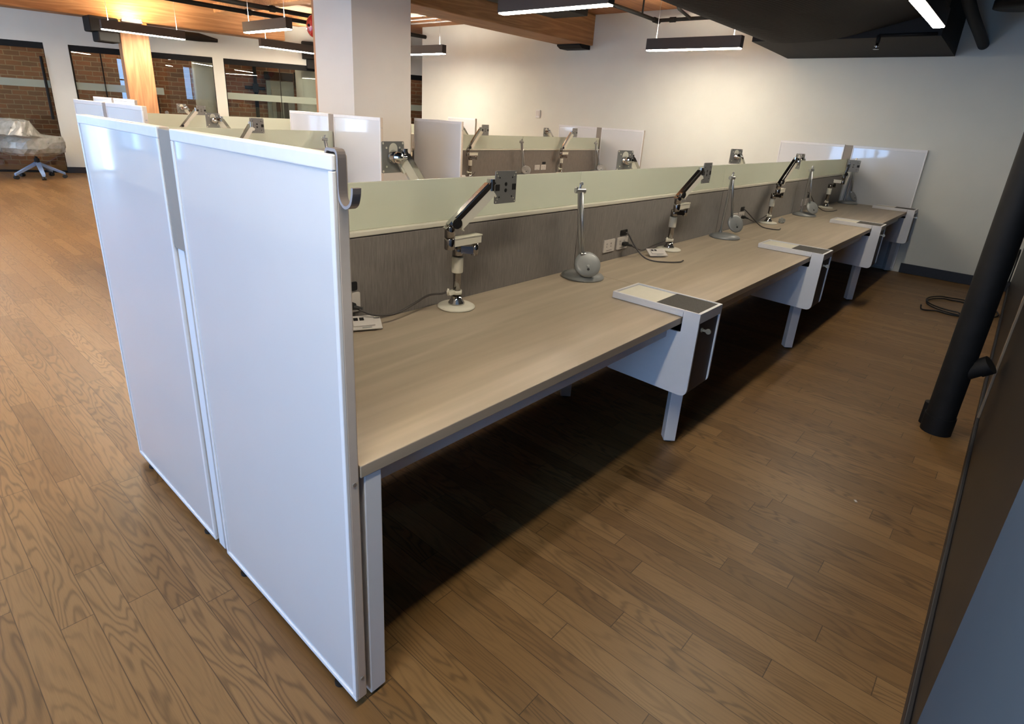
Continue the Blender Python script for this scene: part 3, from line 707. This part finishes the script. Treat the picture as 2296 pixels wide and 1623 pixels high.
# ------------------------------------------------------------------ hanging storage towers
def make_tower(label):
    t = thing('storage_tower', label, 'storage tower', (0, 0, 0))
    W = .232; zt, zb, yf, yb = .772, .385, -.08, .355
    poly = [(yb, zb + .01), (yb, ZU - .004), (.075, ZU - .004), (.055, .672), (-.006, .672), (-.006, zt), (yf, zt), (yf, zb)]
    pl_ = rounded(poly, [.045, .004, .004, .006, .008, .004, .004, .04])
    for x in (0, W - .009): one('side_plate', lambda b, x=x: prism(b, pl_, 0, x, x + .009), 'white', t)
    def tray(b):
        bx(b, .009, W - .009, yf + .004, -.006, .742, .762); bx(b, 0, W, -.004, .346, .7415, .762, .001)
        bx(b, 0, .010, -.0055, .346, .7621, zt, .001); bx(b, W - .010, W, -.0055, .346, .7621, zt, .001); bx(b, .0101, W - .0101, .336, .346, .7621, zt, .001)
        bx(b, .0095, W - .0095, yf, yf + .014, .728, zt, .001)
    one('tray', tray, 'white', t)
    one('tray_liner', lambda b: bx(b, .0105, W - .0105, .135, .3355, .7622, .7645), 'cream', t)
    one('felt_mat', lambda b: bx(b, .0105, W - .0105, yf + .0145, .1345, .7622, .769), 'felt', t)
    one('carcass', lambda b: bx(b, .0095, W - .0095, -.02, .34, zb + .03, .670), 'black', t)
    d = one('door', lambda b: bx(b, .0098, W - .0098, yf + .007, yf + .028, zb + .012, .727, .002), 'door', t)
    one('lock', lambda b: cyl(b, (.055, yf + .008, .690), (.055, yf + .001, .690), .010), 'brass', d)
    one('key', lambda b: (bx(b, .0535, .0565, yf - .016, yf + .001, .685, .695), cyl(b, (.0565, yf - .024, .690), (.0535, yf - .024, .690), .012, seg=16)), 'brass', d)
    return t
tw0 = make_tower('white hanging storage tower with a dark mat and key, nearest the camera'); tw0.location = (B1['x0'] + 1.612, 0, 0)
dup(tw0, (B1['x0'] + P + 1.612, 0, 0), 0, 'white hanging storage tower, second from the camera')
dup(tw0, (B1['x0'] + 2 * P + 1.612, 0, 0), 0, 'white hanging storage tower, third from the camera')
dup(tw0, (B1['x0'] + 3 * P + 1.612, 0, 0), 0, 'white hanging storage tower, last one by the far wall')

# ------------------------------------------------------------------ monitor arms
def v2(v): return Vector(v)
def make_arm(label, loc, rz=0.0, J2=(-.099, -.057), J3=(.070, -.10, .508), plate_yaw=0.0, plate_c=None, J1=(.045, -.052)):
    t = thing('monitor_arm', label, 'monitor arm', loc, rz)
    one('base', lambda b: lathe(b, [(.074, 0), (.078, .003), (.078, .007), (.070, .012), (.036, .016)], 40), 'cream', t)
    one('collar', lambda b: lathe(b, [(.034, .016), (.034, .022), (.024, .036), (.021, .05)], 32), 'chrome', t)
    one('pole', lambda b: lathe(b, [(.0165, .05), (.0165, .262)], 32), 'darkchrome', t)
    one('cable_clip', lambda b: (lathe(b, [(.0215, .058), (.0215, .074)], 28), bx(b, -.046, -.018, -.012, .012, .060, .078, .003), tube(b, [(-.046, 0, .06), (-.052, 0, .075), (-.046, 0, .088)], .004, 8)), 'cream', t)
    one('sleeve', lambda b: lathe(b, [(.0225, .150), (.0235, .153), (.0235, .212), (.0225, .216)], 32), 'cream', t)
    j1 = Vector((J1[0], J1[1], 0)); j2 = Vector((J2[0], J2[1], 0))
    def br(b):
        lathe(b, [(.022, .218), (.022, .262)], 28)
        d = j1.normalized(); n = Vector((-d.y, d.x, 0))
        for z0, z1, w0, w1 in ((.232, .262, .018, .013),):
            A = [n * w0, -n * w0, j1 - n * w1, j1 + n * w1]
            lo = [b.verts.new(a + Vector((0, 0, z0))) for a in A]; hi = [b.verts.new(a + Vector((0, 0, z1))) for a in A]
            for i in range(4): b.faces.new((lo[i], lo[(i + 1) % 4], hi[(i + 1) % 4], hi[i]))
            b.faces.new(hi); b.faces.new(list(reversed(lo)))
        lathe(b, [(.0145, .226), (.0145, .276)], 24, axis_o=j1)
        bmesh.ops.recalc_face_normals(b, faces=b.faces[:])
    one('bracket', br, 'darkchrome', t)
    def box_between(b, p, q, w, h0, h1, ext0=0.0, ext1=0.0):
        d = (q - p).normalized(); s = Vector((-d.y, d.x, 0)).normalized(); u = d.cross(s); u = u if u.z > 0 else -u
        p = p - d * ext0; q = q + d * ext1
        vs = [[b.verts.new(c + s * a * w + u * h) for a, h in ((-1, h0), (1, h0), (1, h1), (-1, h1))] for c in (p, q)]
        for i in range(4): b.faces.new((vs[0][i], vs[0][(i + 1) % 4], vs[1][(i + 1) % 4], vs[1][i]))
        b.faces.new(vs[0]); b.faces.new(list(reversed(vs[1]))); bmesh.ops.recalc_face_normals(b, faces=b.faces[:])
    z1 = Vector((0, 0, .292))
    lk = one('link', lambda b: box_between(b, j1 + z1, j2 + z1, .0165, -.014, .014, .018, .0), 'cream', t)
    one('link_cap', lambda b: box_between(b, j1 + z1, j2 + z1, .0185, .0145, .019, .022, -.012), 'cream', lk)
    def hub(b):
        lathe(b, [(.0185, .268), (.0205, .272), (.0205, .308), (.0185, .312)], 28, axis_o=j2); lathe(b, [(.0205, .314), (.0205, .352), (.016, .362)], 28, axis_o=j2)
    one('elbow', hub, 'darkchrome', t)
    e0 = j2 + Vector((0, 0, .352)); e1 = Vector(J3)
    up = one('upper_arm', lambda b: (box_between(b, e0, e1, .014, -.038, -.003, -.028, -.012), box_between(b, e0, e1, .011, -.048, -.037, -.030, -.20), box_between(b, e0, e1, .011, -.047, -.037, -.215, -.012)), 'cream', t)
    one('arm_cover', lambda b: (box_between(b, e0, e1, .0155, -.004, .014, .018, .014), box_between(b, e0, e1, .012, .014, .019, .0, -.01)), 'chrome', up)
    d = (e1 - e0).normalized(); s = Vector((-d.y, d.x, 0)).normalized()
    if s.y > 0: s = -s
    pc = e0 + d * .026
    one('pivot', lambda b: (cyl(b, pc - s * -.006, pc + s * .023, .0205), ), 'chrome', up)
    one('pivot_cap', lambda b: cyl(b, pc + s * .0225, pc + s * .0245, .0155), 'port', up)
    pcn = Vector(plate_c) if plate_c else Vector((e1.x + .078, e1.y - .006, e1.z - .012))
    Rz = Matrix.Rotation(plate_yaw, 4, 'Z')
    pm = thing_part = bpy.data.objects.new('mount_head', None)
    bpy.data.objects.remove(pm)
    nrm = Rz @ Vector((0, -1, 0)); ax = Rz @ Vector((1, 0, 0)); back = pcn - nrm * .03
    def head(b):
        cyl(b, e1 - Vector((0, 0, .022)), e1 + Vector((0, 0, .022)), .017, seg=20)
        cyl(b, e1, back, .013, seg=16); bmesh.ops.create_uvsphere(b, u_segments=18, v_segments=12, radius=.024, matrix=Matrix.Translation(back))
        cyl(b, back, pcn - nrm * .004, .022, .030, seg=20)
        q = back + Vector((0, 0, .0)) + ax * -.02
        cyl(b, q, q - ax * .022, .012, seg=16)
    one('tilt_head', head, 'chrome', t)
    def plate(b):
        pts = rounded([(-.0625, -.0625), (.0625, -.0625), (.0625, .0625), (-.0625, .0625)], .007)
        prism(b, pts, 1, -.0015, .0015)
        for v in b.verts: v.co = Matrix.Translation(pcn) @ Rz @ v.co
    pl2 = one('mounting_plate', plate, 'plate', t)
    def det(b):
        T = Matrix.Translation(pcn) @ Rz
        def c(x, z, r, m): 
            cyl(b, T @ Vector((x, -.0014, z)), T @ Vector((x, -.0024, z)), r, seg=10, mi=m)
        for sx in (-1, 1):
            for sz in (-1, 1): c(sx * .055, sz * .055, .0026, 1); c(sx * .037, sz * .037, .0032, 0); c(sx * .048, sz * .044, .0022, 1)
        c(0, .012, .0075, 0); c(0, -.012, .0075, 0); c(0, .012, .003, 1); c(0, -.012, .003, 1)
        for sx in (-1, 1):
            for (x0, x1, z0, z1) in ((.036, .060, -.012, .012),):
                vs = [b.verts.new(T @ Vector((sx * x, -.0022, z))) for x, z in ((x0, z0), (x1, z0), (x1, z1), (x0, z1))]
                f = b.faces.new(vs if sx > 0 else list(reversed(vs)))
        # rounded knob on the back, above the head
        pts = [(math.cos(a) * .024, .020 + math.sin(a) * .024 + .012) for a in [PI * k / 12 for k in range(13)]] + [(-.024, .006), (.024, .006)]
        ring = [b.verts.new(T @ Vector((x, .0028, z))) for x, z in pts]; f = b.faces.new(ring); f.material_index = 1
        for sx, sz in ((-1, -1), (1, -1), (1, 1), (-1, 1)): cyl(b, T @ Vector((sx * .055, .0014, sz * .055)), T @ Vector((sx * .055, .0026, sz * .055)), .0045, seg=10, mi=1); cyl(b, T @ Vector((sx * .037, .0014, sz * .037)), T @ Vector((sx * .037, .0026, sz * .037)), .0045, seg=10, mi=1)
    one('plate_holes', det, ['port', 'cream'], pl2)
    return t
AX, AY = .948, .692
def armA(b, i, label, dx=0.0, **k): return make_arm(label, (b['x0'] + i * P + AX + dx, b['yo'] + AY, ZD), 0, **k)
def armB(b, i, label, dx=0.0, **k): return make_arm(label, (b['x0'] + (i + 1) * P - AX + dx, b['yo'] + YL - AY, ZD), PI, **k)
armA(B1, 0, 'chrome and cream monitor arm on the first desk, nearest the camera')
armA(B1, 1, 'chrome and cream monitor arm on the second desk, beside the loose cable')
armA(B1, 2, 'chrome and cream monitor arm on the third desk, plate turned away', plate_yaw=.55, J3=(.085, -.09, .55))
armA(B1, 3, 'monitor arm on the last desk with its plate edge-on', plate_yaw=-1.2, J3=(.075, -.12, .47), J2=(.06, -.10), J1=(.05, -.03), plate_c=(.075, -.16, .47))
armB(B1, 0, 'large-looking monitor arm behind the glass near the white column, back of plate showing', plate_yaw=.12, J3=(.012, -.10, .585), J2=(-.135, -.057), plate_c=(.062, -.11, .572))
armB(B1, 1, 'monitor arm head above the glass before the middle bench end panel', plate_yaw=-.35, J3=(.05, -.10, .55), J2=(-.12, -.057), plate_c=(.122, -.106, .535))
armB(B1, 2, 'monitor arm head above the glass over the second folded lamp', plate_yaw=-.5, J3=(.075, -.10, .555), plate_c=(.151, -.106, .545))
armB(B1, 3, 'monitor arm head above the glass before the last far panels', plate_yaw=-.5)
armA(B2, 0, 'monitor arm with a grey plate rising behind the near whiteboards', J3=(.03, -.10, .56), plate_c=(.082, -.106, .55))
armB(B2, 0, 'monitor arm with its back turned left of the grey plate behind the near whiteboards', J3=(.04, -.10, .58), plate_c=(.11, -.106, .565))
armA(B3, 0, 'monitor arm beside the shaded panel right of the white column', dx=-.15, J3=(.06, -.10, .59), plate_c=(.136, -.106, .58))
armA(B3, 1, 'monitor arm on the middle bench nearer the far wall', dx=-.15, J3=(.06, -.10, .59), plate_c=(.125, -.106, .588))
armB(B3, 0, 'monitor arm peeking out behind the shaded panel by the column', dx=.1, J3=(.08, -.10, .58), plate_c=(.15, -.106, .57))
armB(B3, 1, 'monitor arm head above the middle bench glass near the bright-rimmed panel', J3=(.075, -.10, .58), plate_c=(.145, -.106, .565))
armA(B4, 0, 'pale monitor arm on the rearmost bench with its plate to the front', dx=-.15, J3=(.08, -.10, .59), J2=(-.12, -.057), plate_c=(.15, -.106, .58))
armB(B4, 0, 'pale monitor arm on the rearmost bench, back of its plate showing', J3=(.03, -.10, .60), plate_c=(.095, -.106, .585))

# ------------------------------------------------------------------ folded desk lamps
def make_lamp(label, loc, rz=0.0, lean=-.07, headd=(-.02, -.05, .082), hn=(-.55, -.62, .55), spread=0.0):
    t = thing('desk_lamp', label, 'desk lamp', loc, rz)
    b0 = Vector((.02, .035, .02)); top = Vector((lean, .025, .440)); hd = Vector(headd); neck = hd + Vector((.0, .034, .04))
    one('base', lambda b: lathe(b, [(.107, 0), (.110, .003), (.110, .010), (.104, .013), (.104, .016), (.06, .030), (.02, .034)], 48), 'lampgrey', t)
    one('lower_arm', lambda b: (tube(b, [b0, top], .0085, 14), cyl(b, b0 - Vector((0, 0, .004)), b0 + Vector((0, 0, .03)), .014)), 'alu', t)
    o2 = Vector((.022 + spread, -.012, 0))
    one('upper_arm', lambda b: tube(b, [top + o2 * .6, neck], .0085, 14), 'alu', t)
    def jt(b):
        cyl(b, top + Vector((-.016, .012, 0)), top + Vector((.030, -.014, 0)), .013, seg=18); tube(b, [top, top + Vector((.005, -.004, .03))], .006)
        tube(b, smooth_path([top + Vector((.0, 0, .03)), top + Vector((.012, -.006, .04)), top + Vector((.014, -.008, .028))], 4), .004); cyl(b, top + Vector((-.012, .0, .012)), top + Vector((-.024, .0, .018)), .004)
        cyl(b, neck + Vector((-.012, .006, .004)), neck + Vector((.014, -.006, .004)), .010, seg=14)
    one('joint', jt, 'alu', t)
    n = Vector(hn).normalized(); q = n.to_track_quat('Z', 'Y').to_matrix().to_4x4()
    Mh = Matrix.Translation(hd) @ q
    h = one('lamp_head', lambda b: (lathe(b, [(.060, -.010), (.067, -.006), (.0675, 0), (.064, .005), (.050, .009), (.026, .0115), (.004, .0125)], 40, M4=Mh), cyl(b, hd - n * .008, neck, .008)), 'lampgrey', t)
    dn = (Vector((0, 0, -1)) - n * n.dot(Vector((0, 0, -1)))).normalized()
    one('switch', lambda b: cyl(b, hd + dn * .030 + n * .006, hd + dn * .030 + n * .0125, .0065, seg=16), 'port', h)
    one('switch_cover', lambda b: cyl(b, hd + dn * .012 + n * .008, hd + dn * .012 + n * .0140, .007, seg=16), 'alu', h)
    return t
LX, LY = 1.80, .645
def lamp(b, i, label, dx=0.0, **k): return make_lamp(label, (b['x0'] + i * P + LX + dx, b['yo'] + LY, ZD), **k)
lamp(B1, 0, 'folded silver desk lamp with a round head on the first desk', 0.0, headd=(-.05, -.055, .086))
lamp(B1, 1, 'folded silver desk lamp on the second desk, head swung to the right', -.04, rz=.35, headd=(.05, -.06, .105), lean=-.08, hn=(-.72, -.58, .45))
lamp(B1, 2, 'folded silver desk lamp on the third desk with a cream-lit head', 0.08, rz=.2, headd=(-.04, -.06, .088), hn=(-.6, -.62, .55))
lamp(B1, 3, 'dark silver desk lamp standing before the last far panel', -.02, rz=.5, headd=(.02, -.05, .09), lean=.0)
lamp(B2, 0, 'folded desk lamp at the panel gap left of the coat hook')
lamp(B3, 0, 'folded desk lamp in the middle of the bench right of the column')
lamp(B3, 1, 'folded desk lamp before the grey end panel of the middle bench', -.1, headd=(.02, -.06, .07))

# ------------------------------------------------------------------ data plates, cords, small things
def make_dataplate(label, loc, rz):
    t = thing('data_faceplate', label, 'faceplate', loc, rz)
    one('plate', lambda b: bx(b, -.060, .060, -.036, .036, .012, .018, .002), 'outlet', t)
    one('box', lambda b: bx(b, -.046, .044, -.026, .028, 0, .012, .002), 'outlet', t)
    one('insert', lambda b: bx(b, -.042, .036, -.022, .026, .018, .023, .002), 'outlet', t)
    for x in (-.030, -.009): one('port', lambda b, x=x: bx(b, x - .008, x + .008, .004, .019, .023, .0236), 'port', t)
    t.rotation_euler = (.42, 0, rz)
    one('label_slot', lambda b: bx(b, -.012, .022, -.031, -.026, .018, .0187), 'alu', t)
    return t
dp = make_dataplate('white data faceplate lying on the first desk beside the near panel', (.548, .720, ZD + .0108), -.45)
dup(dp, (2.640, .652, ZD + .0108), -.60, 'white data faceplate lying on the second desk before the monitor arm')
dup(dp, (B3['x0'] + .62, 3.63 + .66, ZD + .0108), -.4, 'white data faceplate on the desk right of the column by its outlets')

def plug_cord(label, x, yo, path, plugx):
    t = thing('power_cord', label, 'cord', (0, 0, 0))
    px = x + plugx
    one('plug', lambda b: (bx(b, px - .012, px + .022, yo + .735, yo + .767, .812, .836, .006), cyl(b, (px + .01, yo + .74, .822), (px + .035, yo + .722, .815), .009, .006)), 'rubber', t)
    one('lead', lambda b: tube(b, smooth_path(path, 6), .0042, 10), 'cable', t)
    return t
plug_cord('black power cord from the outlet to the first monitor arm', B1['x0'], 0,
          [(.53, .722, .815), (.58, .70, .790), (.67, .70, .775), (.77, .72, .785), (.86, .728, .805), (.915, .71, .806), (.932, .700, .812)], .475)
plug_cord('black power cord from the outlet to the second monitor arm', B1['x0'] + P, 0,
          [(2.445, .722, .815), (2.50, .70, .79), (2.60, .72, .772), (2.72, .735, .775), (2.83, .71, .80), (2.842, .700, .812)], .475)
plug_cord('black power cord from the outlet to the third monitor arm', B1['x0'] + 2 * P, 0,
          [(4.35, .722, .815), (4.42, .70, .79), (4.52, .72, .775), (4.65, .735, .77), (4.73, .71, .80), (4.747, .700, .812)], .475)
plug_cord('black power cord on the middle bench right of the column', B3['x0'], 3.63,
          [(4.35, 4.352, .815), (4.42, 4.33, .79), (4.55, 4.34, .765), (4.68, 4.33, .765), (4.745, 4.33, .81)], .475)
def loose(label, pts):
    o = one('loose_cable', lambda b: tube(b, smooth_path(pts, 8), .0042, 10), 'cable'); tag(o, label, 'cable'); return o
x = B1['x0'] + P
loose('dark loose cable drooping from the wall port across the second desk', [(x + .51, .776, .888), (x + .515, .755, .875), (x + .53, .72, .82), (x + .535, .66, .765), (x + .545, .60, .7448), (x + .585, .525, .7446), (x + .66, .475, .7446), (x + .72, .48, .7446)])
x = B1['x0'] + 2 * P
loose('dark loose cable drooping from the wall port across the third desk', [(x + .51, .776, .888), (x + .52, .75, .87), (x + .60, .70, .80), (x + .63, .64, .75), (x + .61, .56, .7446), (x + .64, .50, .7446), (x + .72, .51, .7446)])
x = B1['x0'] + 3 * P
loose('dark loose cable drooping onto the last desk', [(x + .42, .776, .93), (x + .44, .75, .91), (x + .5, .70, .82), (x + .56, .62, .75), (x + .66, .55, .7446), (x + .82, .54, .7446)])
t = thing('plastic_bag', 'small crumpled clear bag on the third desk by the monitor arm base', 'bag', (4.94, .62, ZD))
def bag(b):
    bmesh.ops.create_icosphere(b, subdivisions=3, radius=.03)
    r = random.Random(3)
    for v in b.verts:
        v.co *= .8 + .5 * r.random(); v.co = Vector((v.co.x * 1.2, v.co.y * .8, max(0, v.co.z * .8 + .02)))
one('bag', bag, 'wrap', t); one('twist_tie', lambda b: tube(b, [(-.02, 0, .03), (.0, .005, .045), (.02, 0, .035)], .004, 8), 'outlet', t)
bm = BM(); bx(bm, -.008, .008, -.005, .005, 0, .002, .0005); o = obj('paper_scrap', bm, 'outlet', loc=(2.05, -.76, 0), rot=(0, 0, .6)); tag(o, 'tiny white paper scrap on the floor of the right aisle', 'paper')

# ------------------------------------------------------------------ black stand pipe and cable coil on the right
sp3 = thing('stand_pipe', 'thick black vertical pipe with a side branch by the black wall', 'pipe', (3.125, -.935, 0))
one('pipe', lambda b: (cyl(b, (0, 0, 0), (0, 0, 3.018), .068, seg=40)), 'pipe', sp3)
one('coupling', lambda b: (cyl(b, (.0, 0, .0), (0, 0, .10), .073, seg=40), cyl(b, (.07, .055, 0), (.07, .055, .13), .034, seg=24)), 'pipe', sp3)
def wye(b):
    d = Vector((-.10, -.70, .62)).normalized()
    s = Vector((0, 0, .34)); cyl(b, s, s + d * .14, .042, seg=28); cyl(b, s + d * .11, s + d * .165, .048, seg=28)
one('branch', wye, 'pipe', sp3)
pts = []
for k in range(60):
    a = 2 * PI * k / 24 + .6; r = .29 + .04 * math.sin(a * .7); pts.append((6.35 + r * math.cos(a) * 1.15, -.76 + r * math.sin(a) * .95, .008 + .008 * (k // 24)))
pts = [(5.95, -.50, .05), (5.93, -.52, .012)] + pts[8:] + [(6.8, -1.0, .02), (6.95, -1.05, .2), (7.0, -1.06, .48), (7.05, -1.07, .55), (7.12, -1.075, .45), (7.14, -1.075, .2)]
o = one('cable_coil', lambda b: tube(b, smooth_path(pts, 4), .0065, 8), 'rubber'); tag(o, 'coiled black cable on the floor behind the thick black pipe', 'cable')

# ------------------------------------------------------------------ wrapped office chairs
def make_chair(label, loc, rz):
    t = thing('office_chair', label, 'office chair', loc, rz)
    for k in range(5):
        a = 2 * PI * k / 5 + .35; d = Vector((math.cos(a), math.sin(a), 0))
        def leg(b, d=d):
            s = Vector((-d.y, d.x, 0))
            st = [(.02, .27, .036, .05), (.17, .185, .032, .045), (.33, .095, .026, .036)]
            rows = []
            for r, z, w, h in st:
                c = d * r + Vector((0, 0, z)); rows.append([b.verts.new(c + s * w), b.verts.new(c - s * w), b.verts.new(c - s * w * .7 - Vector((0, 0, h))), b.verts.new(c + s * w * .7 - Vector((0, 0, h)))])
            for r0, r1 in zip(rows, rows[1:]):
                for i in range(4): b.faces.new((r0[i], r0[(i + 1) % 4], r1[(i + 1) % 4], r1[i]))
            b.faces.new(rows[0]); b.faces.new(list(reversed(rows[-1]))); bmesh.ops.recalc_face_normals(b, faces=b.faces[:])
        o_ = one('base_leg', leg, 'chair_daylit', t)
        def cs(b, d=d):
            s = Vector((-d.y, d.x, 0)); c = d * .32 + Vector((0, 0, .031))
            cyl(b, c - s * .028, c - s * .006, .031); cyl(b, c + s * .006, c + s * .028, .031); cyl(b, c, c + Vector((0, 0, .06)), .009)
        one('castor', cs, 'rubber', o_)
    one('gas_column', lambda b: (cyl(b, (0, 0, .20), (0, 0, .33), .036), cyl(b, (0, 0, .28), (0, 0, .42), .018)), 'rubber', t)
    one('mechanism', lambda b: (bx(b, -.14, .12, -.10, .10, .38, .44, .02), bx(b, -.26, -.10, -.035, .035, .38, .46, .015)), 'chair', t)
    def seat(b):
        bx(b, -.24, .26, -.25, .25, .44, .49, .022, seg=3)
    one('seat', seat, 'mesh', t)
    def back(b):
        rows = []
        for i in range(11):
            z = .50 + .46 * i / 10; x = -.25 - .10 * (i / 10) + .05 * math.sin(PI * i / 10); w = .23 - .05 * (i / 10) ** 3
            rows.append([b.verts.new((x + .06 * (2 * j / 8 - 1) ** 2, w * (2 * j / 8 - 1), z)) for j in range(9)])
        fs = [b.faces.new((r0[j], r0[j + 1], r1[j + 1], r1[j])) for r0, r1 in zip(rows, rows[1:]) for j in range(8)]
        for f in fs: f.smooth = True
        bmesh.ops.solidify(b, geom=fs, thickness=.03)
    one('backrest', back, 'mesh', t)
    for s in (-1, 1):
        one('armrest', lambda b, s=s: (tube(b, smooth_path([(-.22, s * .27, .46), (-.16, s * .30, .58), (-.05, s * .30, .655)], 4), .018), bx(b, -.14, .14, s * .30 - .04, s * .30 + .04, .655, .685, .012)), 'chair', t)
    def wrap(b):
        prof = [(.40, .30, .28), (.44, .36, .35), (.52, .385, .375), (.62, .375, .375), (.69, .34, .37), (.74, .25, .35), (.86, .16, .32), (.95, .12, .28), (.97, .07, .22)]
        r = random.Random(5); rows = []
        for z, hx, hy in prof:
            row = []
            for k in range(28):
                a = 2 * PI * k / 28; c, s = math.cos(a), math.sin(a)
                cx = -.02 if z < .72 else -.29
                if z < .72: x_ = cx + hx * math.copysign(abs(c) ** .7, c)
                else: x_ = cx + hx * math.copysign(abs(c) ** .7, c)
                y_ = hy * math.copysign(abs(s) ** .7, s)
                row.append(b.verts.new((x_ + r.uniform(-.014, .014), y_ + r.uniform(-.014, .014), z + r.uniform(-.012, .012))))
            rows.append(row)
        for r0, r1 in zip(rows, rows[1:]):
            for k in range(28):
                f = b.faces.new((r0[k], r0[(k + 1) % 28], r1[(k + 1) % 28], r1[k]))
        b.faces.new(rows[-1])
    one('plastic_wrap', wrap, 'wrap', t)
    return t
ch = make_chair('office chair wrapped in clear plastic in front of the glass door, fully in view', (1.68, 11.95, 0), .55)
ch.scale = (1.1, 1.1, 1.0)
dup(ch, (.30, 12.35, 0), 2.5, 'second plastic-wrapped office chair cut off by the left edge of the photo')

# ------------------------------------------------------------------ lights
def area(name, loc, rot, sx, sy, power, col):
    l = bpy.data.lights.new(name, 'AREA'); l.shape = 'RECTANGLE'; l.size = sx; l.size_y = sy; l.energy = power; l.color = col
    o = bpy.data.objects.new(name, l); COL.objects.link(o); o.location = loc; o.rotation_euler = rot; return o
DAY = (0.30, 0.56, 1.0)
for i, (a, b) in enumerate(wy):
    area('daylight_%d' % i, (X0 - .2, (a + b) / 2, 1.55), (0, -PI / 2, 0), 2.0, b - a, (84.0 if i == 0 else 30.0) * (b - a), DAY)
area('daylight_door', (X0 - .2, (DY[0] + DY[1]) / 2, 1.3), (0, -PI / 2, 0), 2.5, DY[1] - DY[0], 58.0, DAY)
area('daylight_left_door', (X0 - .2, (DL[0] + DL[1]) / 2, 1.3), (0, -PI / 2, 0), 2.5, DL[1] - DL[0], 90.0, (.55, .74, 1.0))
for s, p in ((-2.2, 25), (0.4, 14), (2.0, 14), (4.0, 16), (6, 14)):
    q = wl(s, .75, 2.9); area('brick_fill_%d' % int(s * 10), q, (0, 0, WA), .8, .3, p, (1.0, .84, .62))  # unseen fill lights added behind the glazing to brighten the brick
pt = bpy.data.lights.new('uplight_bulb', 'POINT'); pt.energy = 24; pt.color = (1, .72, .34); pt.shadow_soft_size = .04
o = bpy.data.objects.new('uplight_bulb', pt); COL.objects.link(o); o.location = (PX + .13, PY - .24, 2.71)

w = bpy.data.worlds.new('World'); SC.world = w; w.use_nodes = True
w.node_tree.nodes['Background'].inputs[0].default_value = (0.55, 0.70, 1.0, 1); w.node_tree.nodes['Background'].inputs[1].default_value = 0.6

for o in COL.objects:
    if o.parent is None and o.get('category') in GROUPS: o['group'] = GROUPS[o['category']]

# ------------------------------------------------------------------ camera
cy_, cp_, cr_ = 0.7057409020352328, -0.3512342834071178, 0.06328193934135631
f = Vector((math.cos(cy_) * math.cos(cp_), math.sin(cy_) * math.cos(cp_), math.sin(cp_)))
rt = Vector((math.sin(cy_), -math.cos(cy_), 0)); upv = rt.cross(f)
R = rt * math.cos(cr_) + upv * math.sin(cr_); U = upv * math.cos(cr_) - rt * math.sin(cr_)
cam = bpy.data.cameras.new('camera'); cam.sensor_width = 36; cam.sensor_fit = 'HORIZONTAL'
cam.lens = 1281.8168 / 2296 * 36; cam.shift_x = 5.924 / 2296; cam.shift_y = -80.646 / 2296
cam.clip_start = .02; cam.clip_end = 100
co = bpy.data.objects.new('camera', cam); COL.objects.link(co)
m4 = Matrix((R, U, -f)).transposed().to_4x4(); m4.translation = Vector((-0.5932035, -0.9478136, 1.4994936)); co.matrix_world = m4
SC.camera = co
SC.view_settings.view_transform = 'Standard'; SC.view_settings.look = 'None'; SC.view_settings.exposure = 0.0; SC.view_settings.gamma = 1.0
SC.view_settings.use_curve_mapping = False
SC.cycles.use_denoising = True; SC.cycles.max_bounces = 8; SC.cycles.transparent_max_bounces = 16; SC.cycles.sample_clamp_indirect = 6
SC.cycles.caustics_reflective = False; SC.cycles.caustics_refractive = False
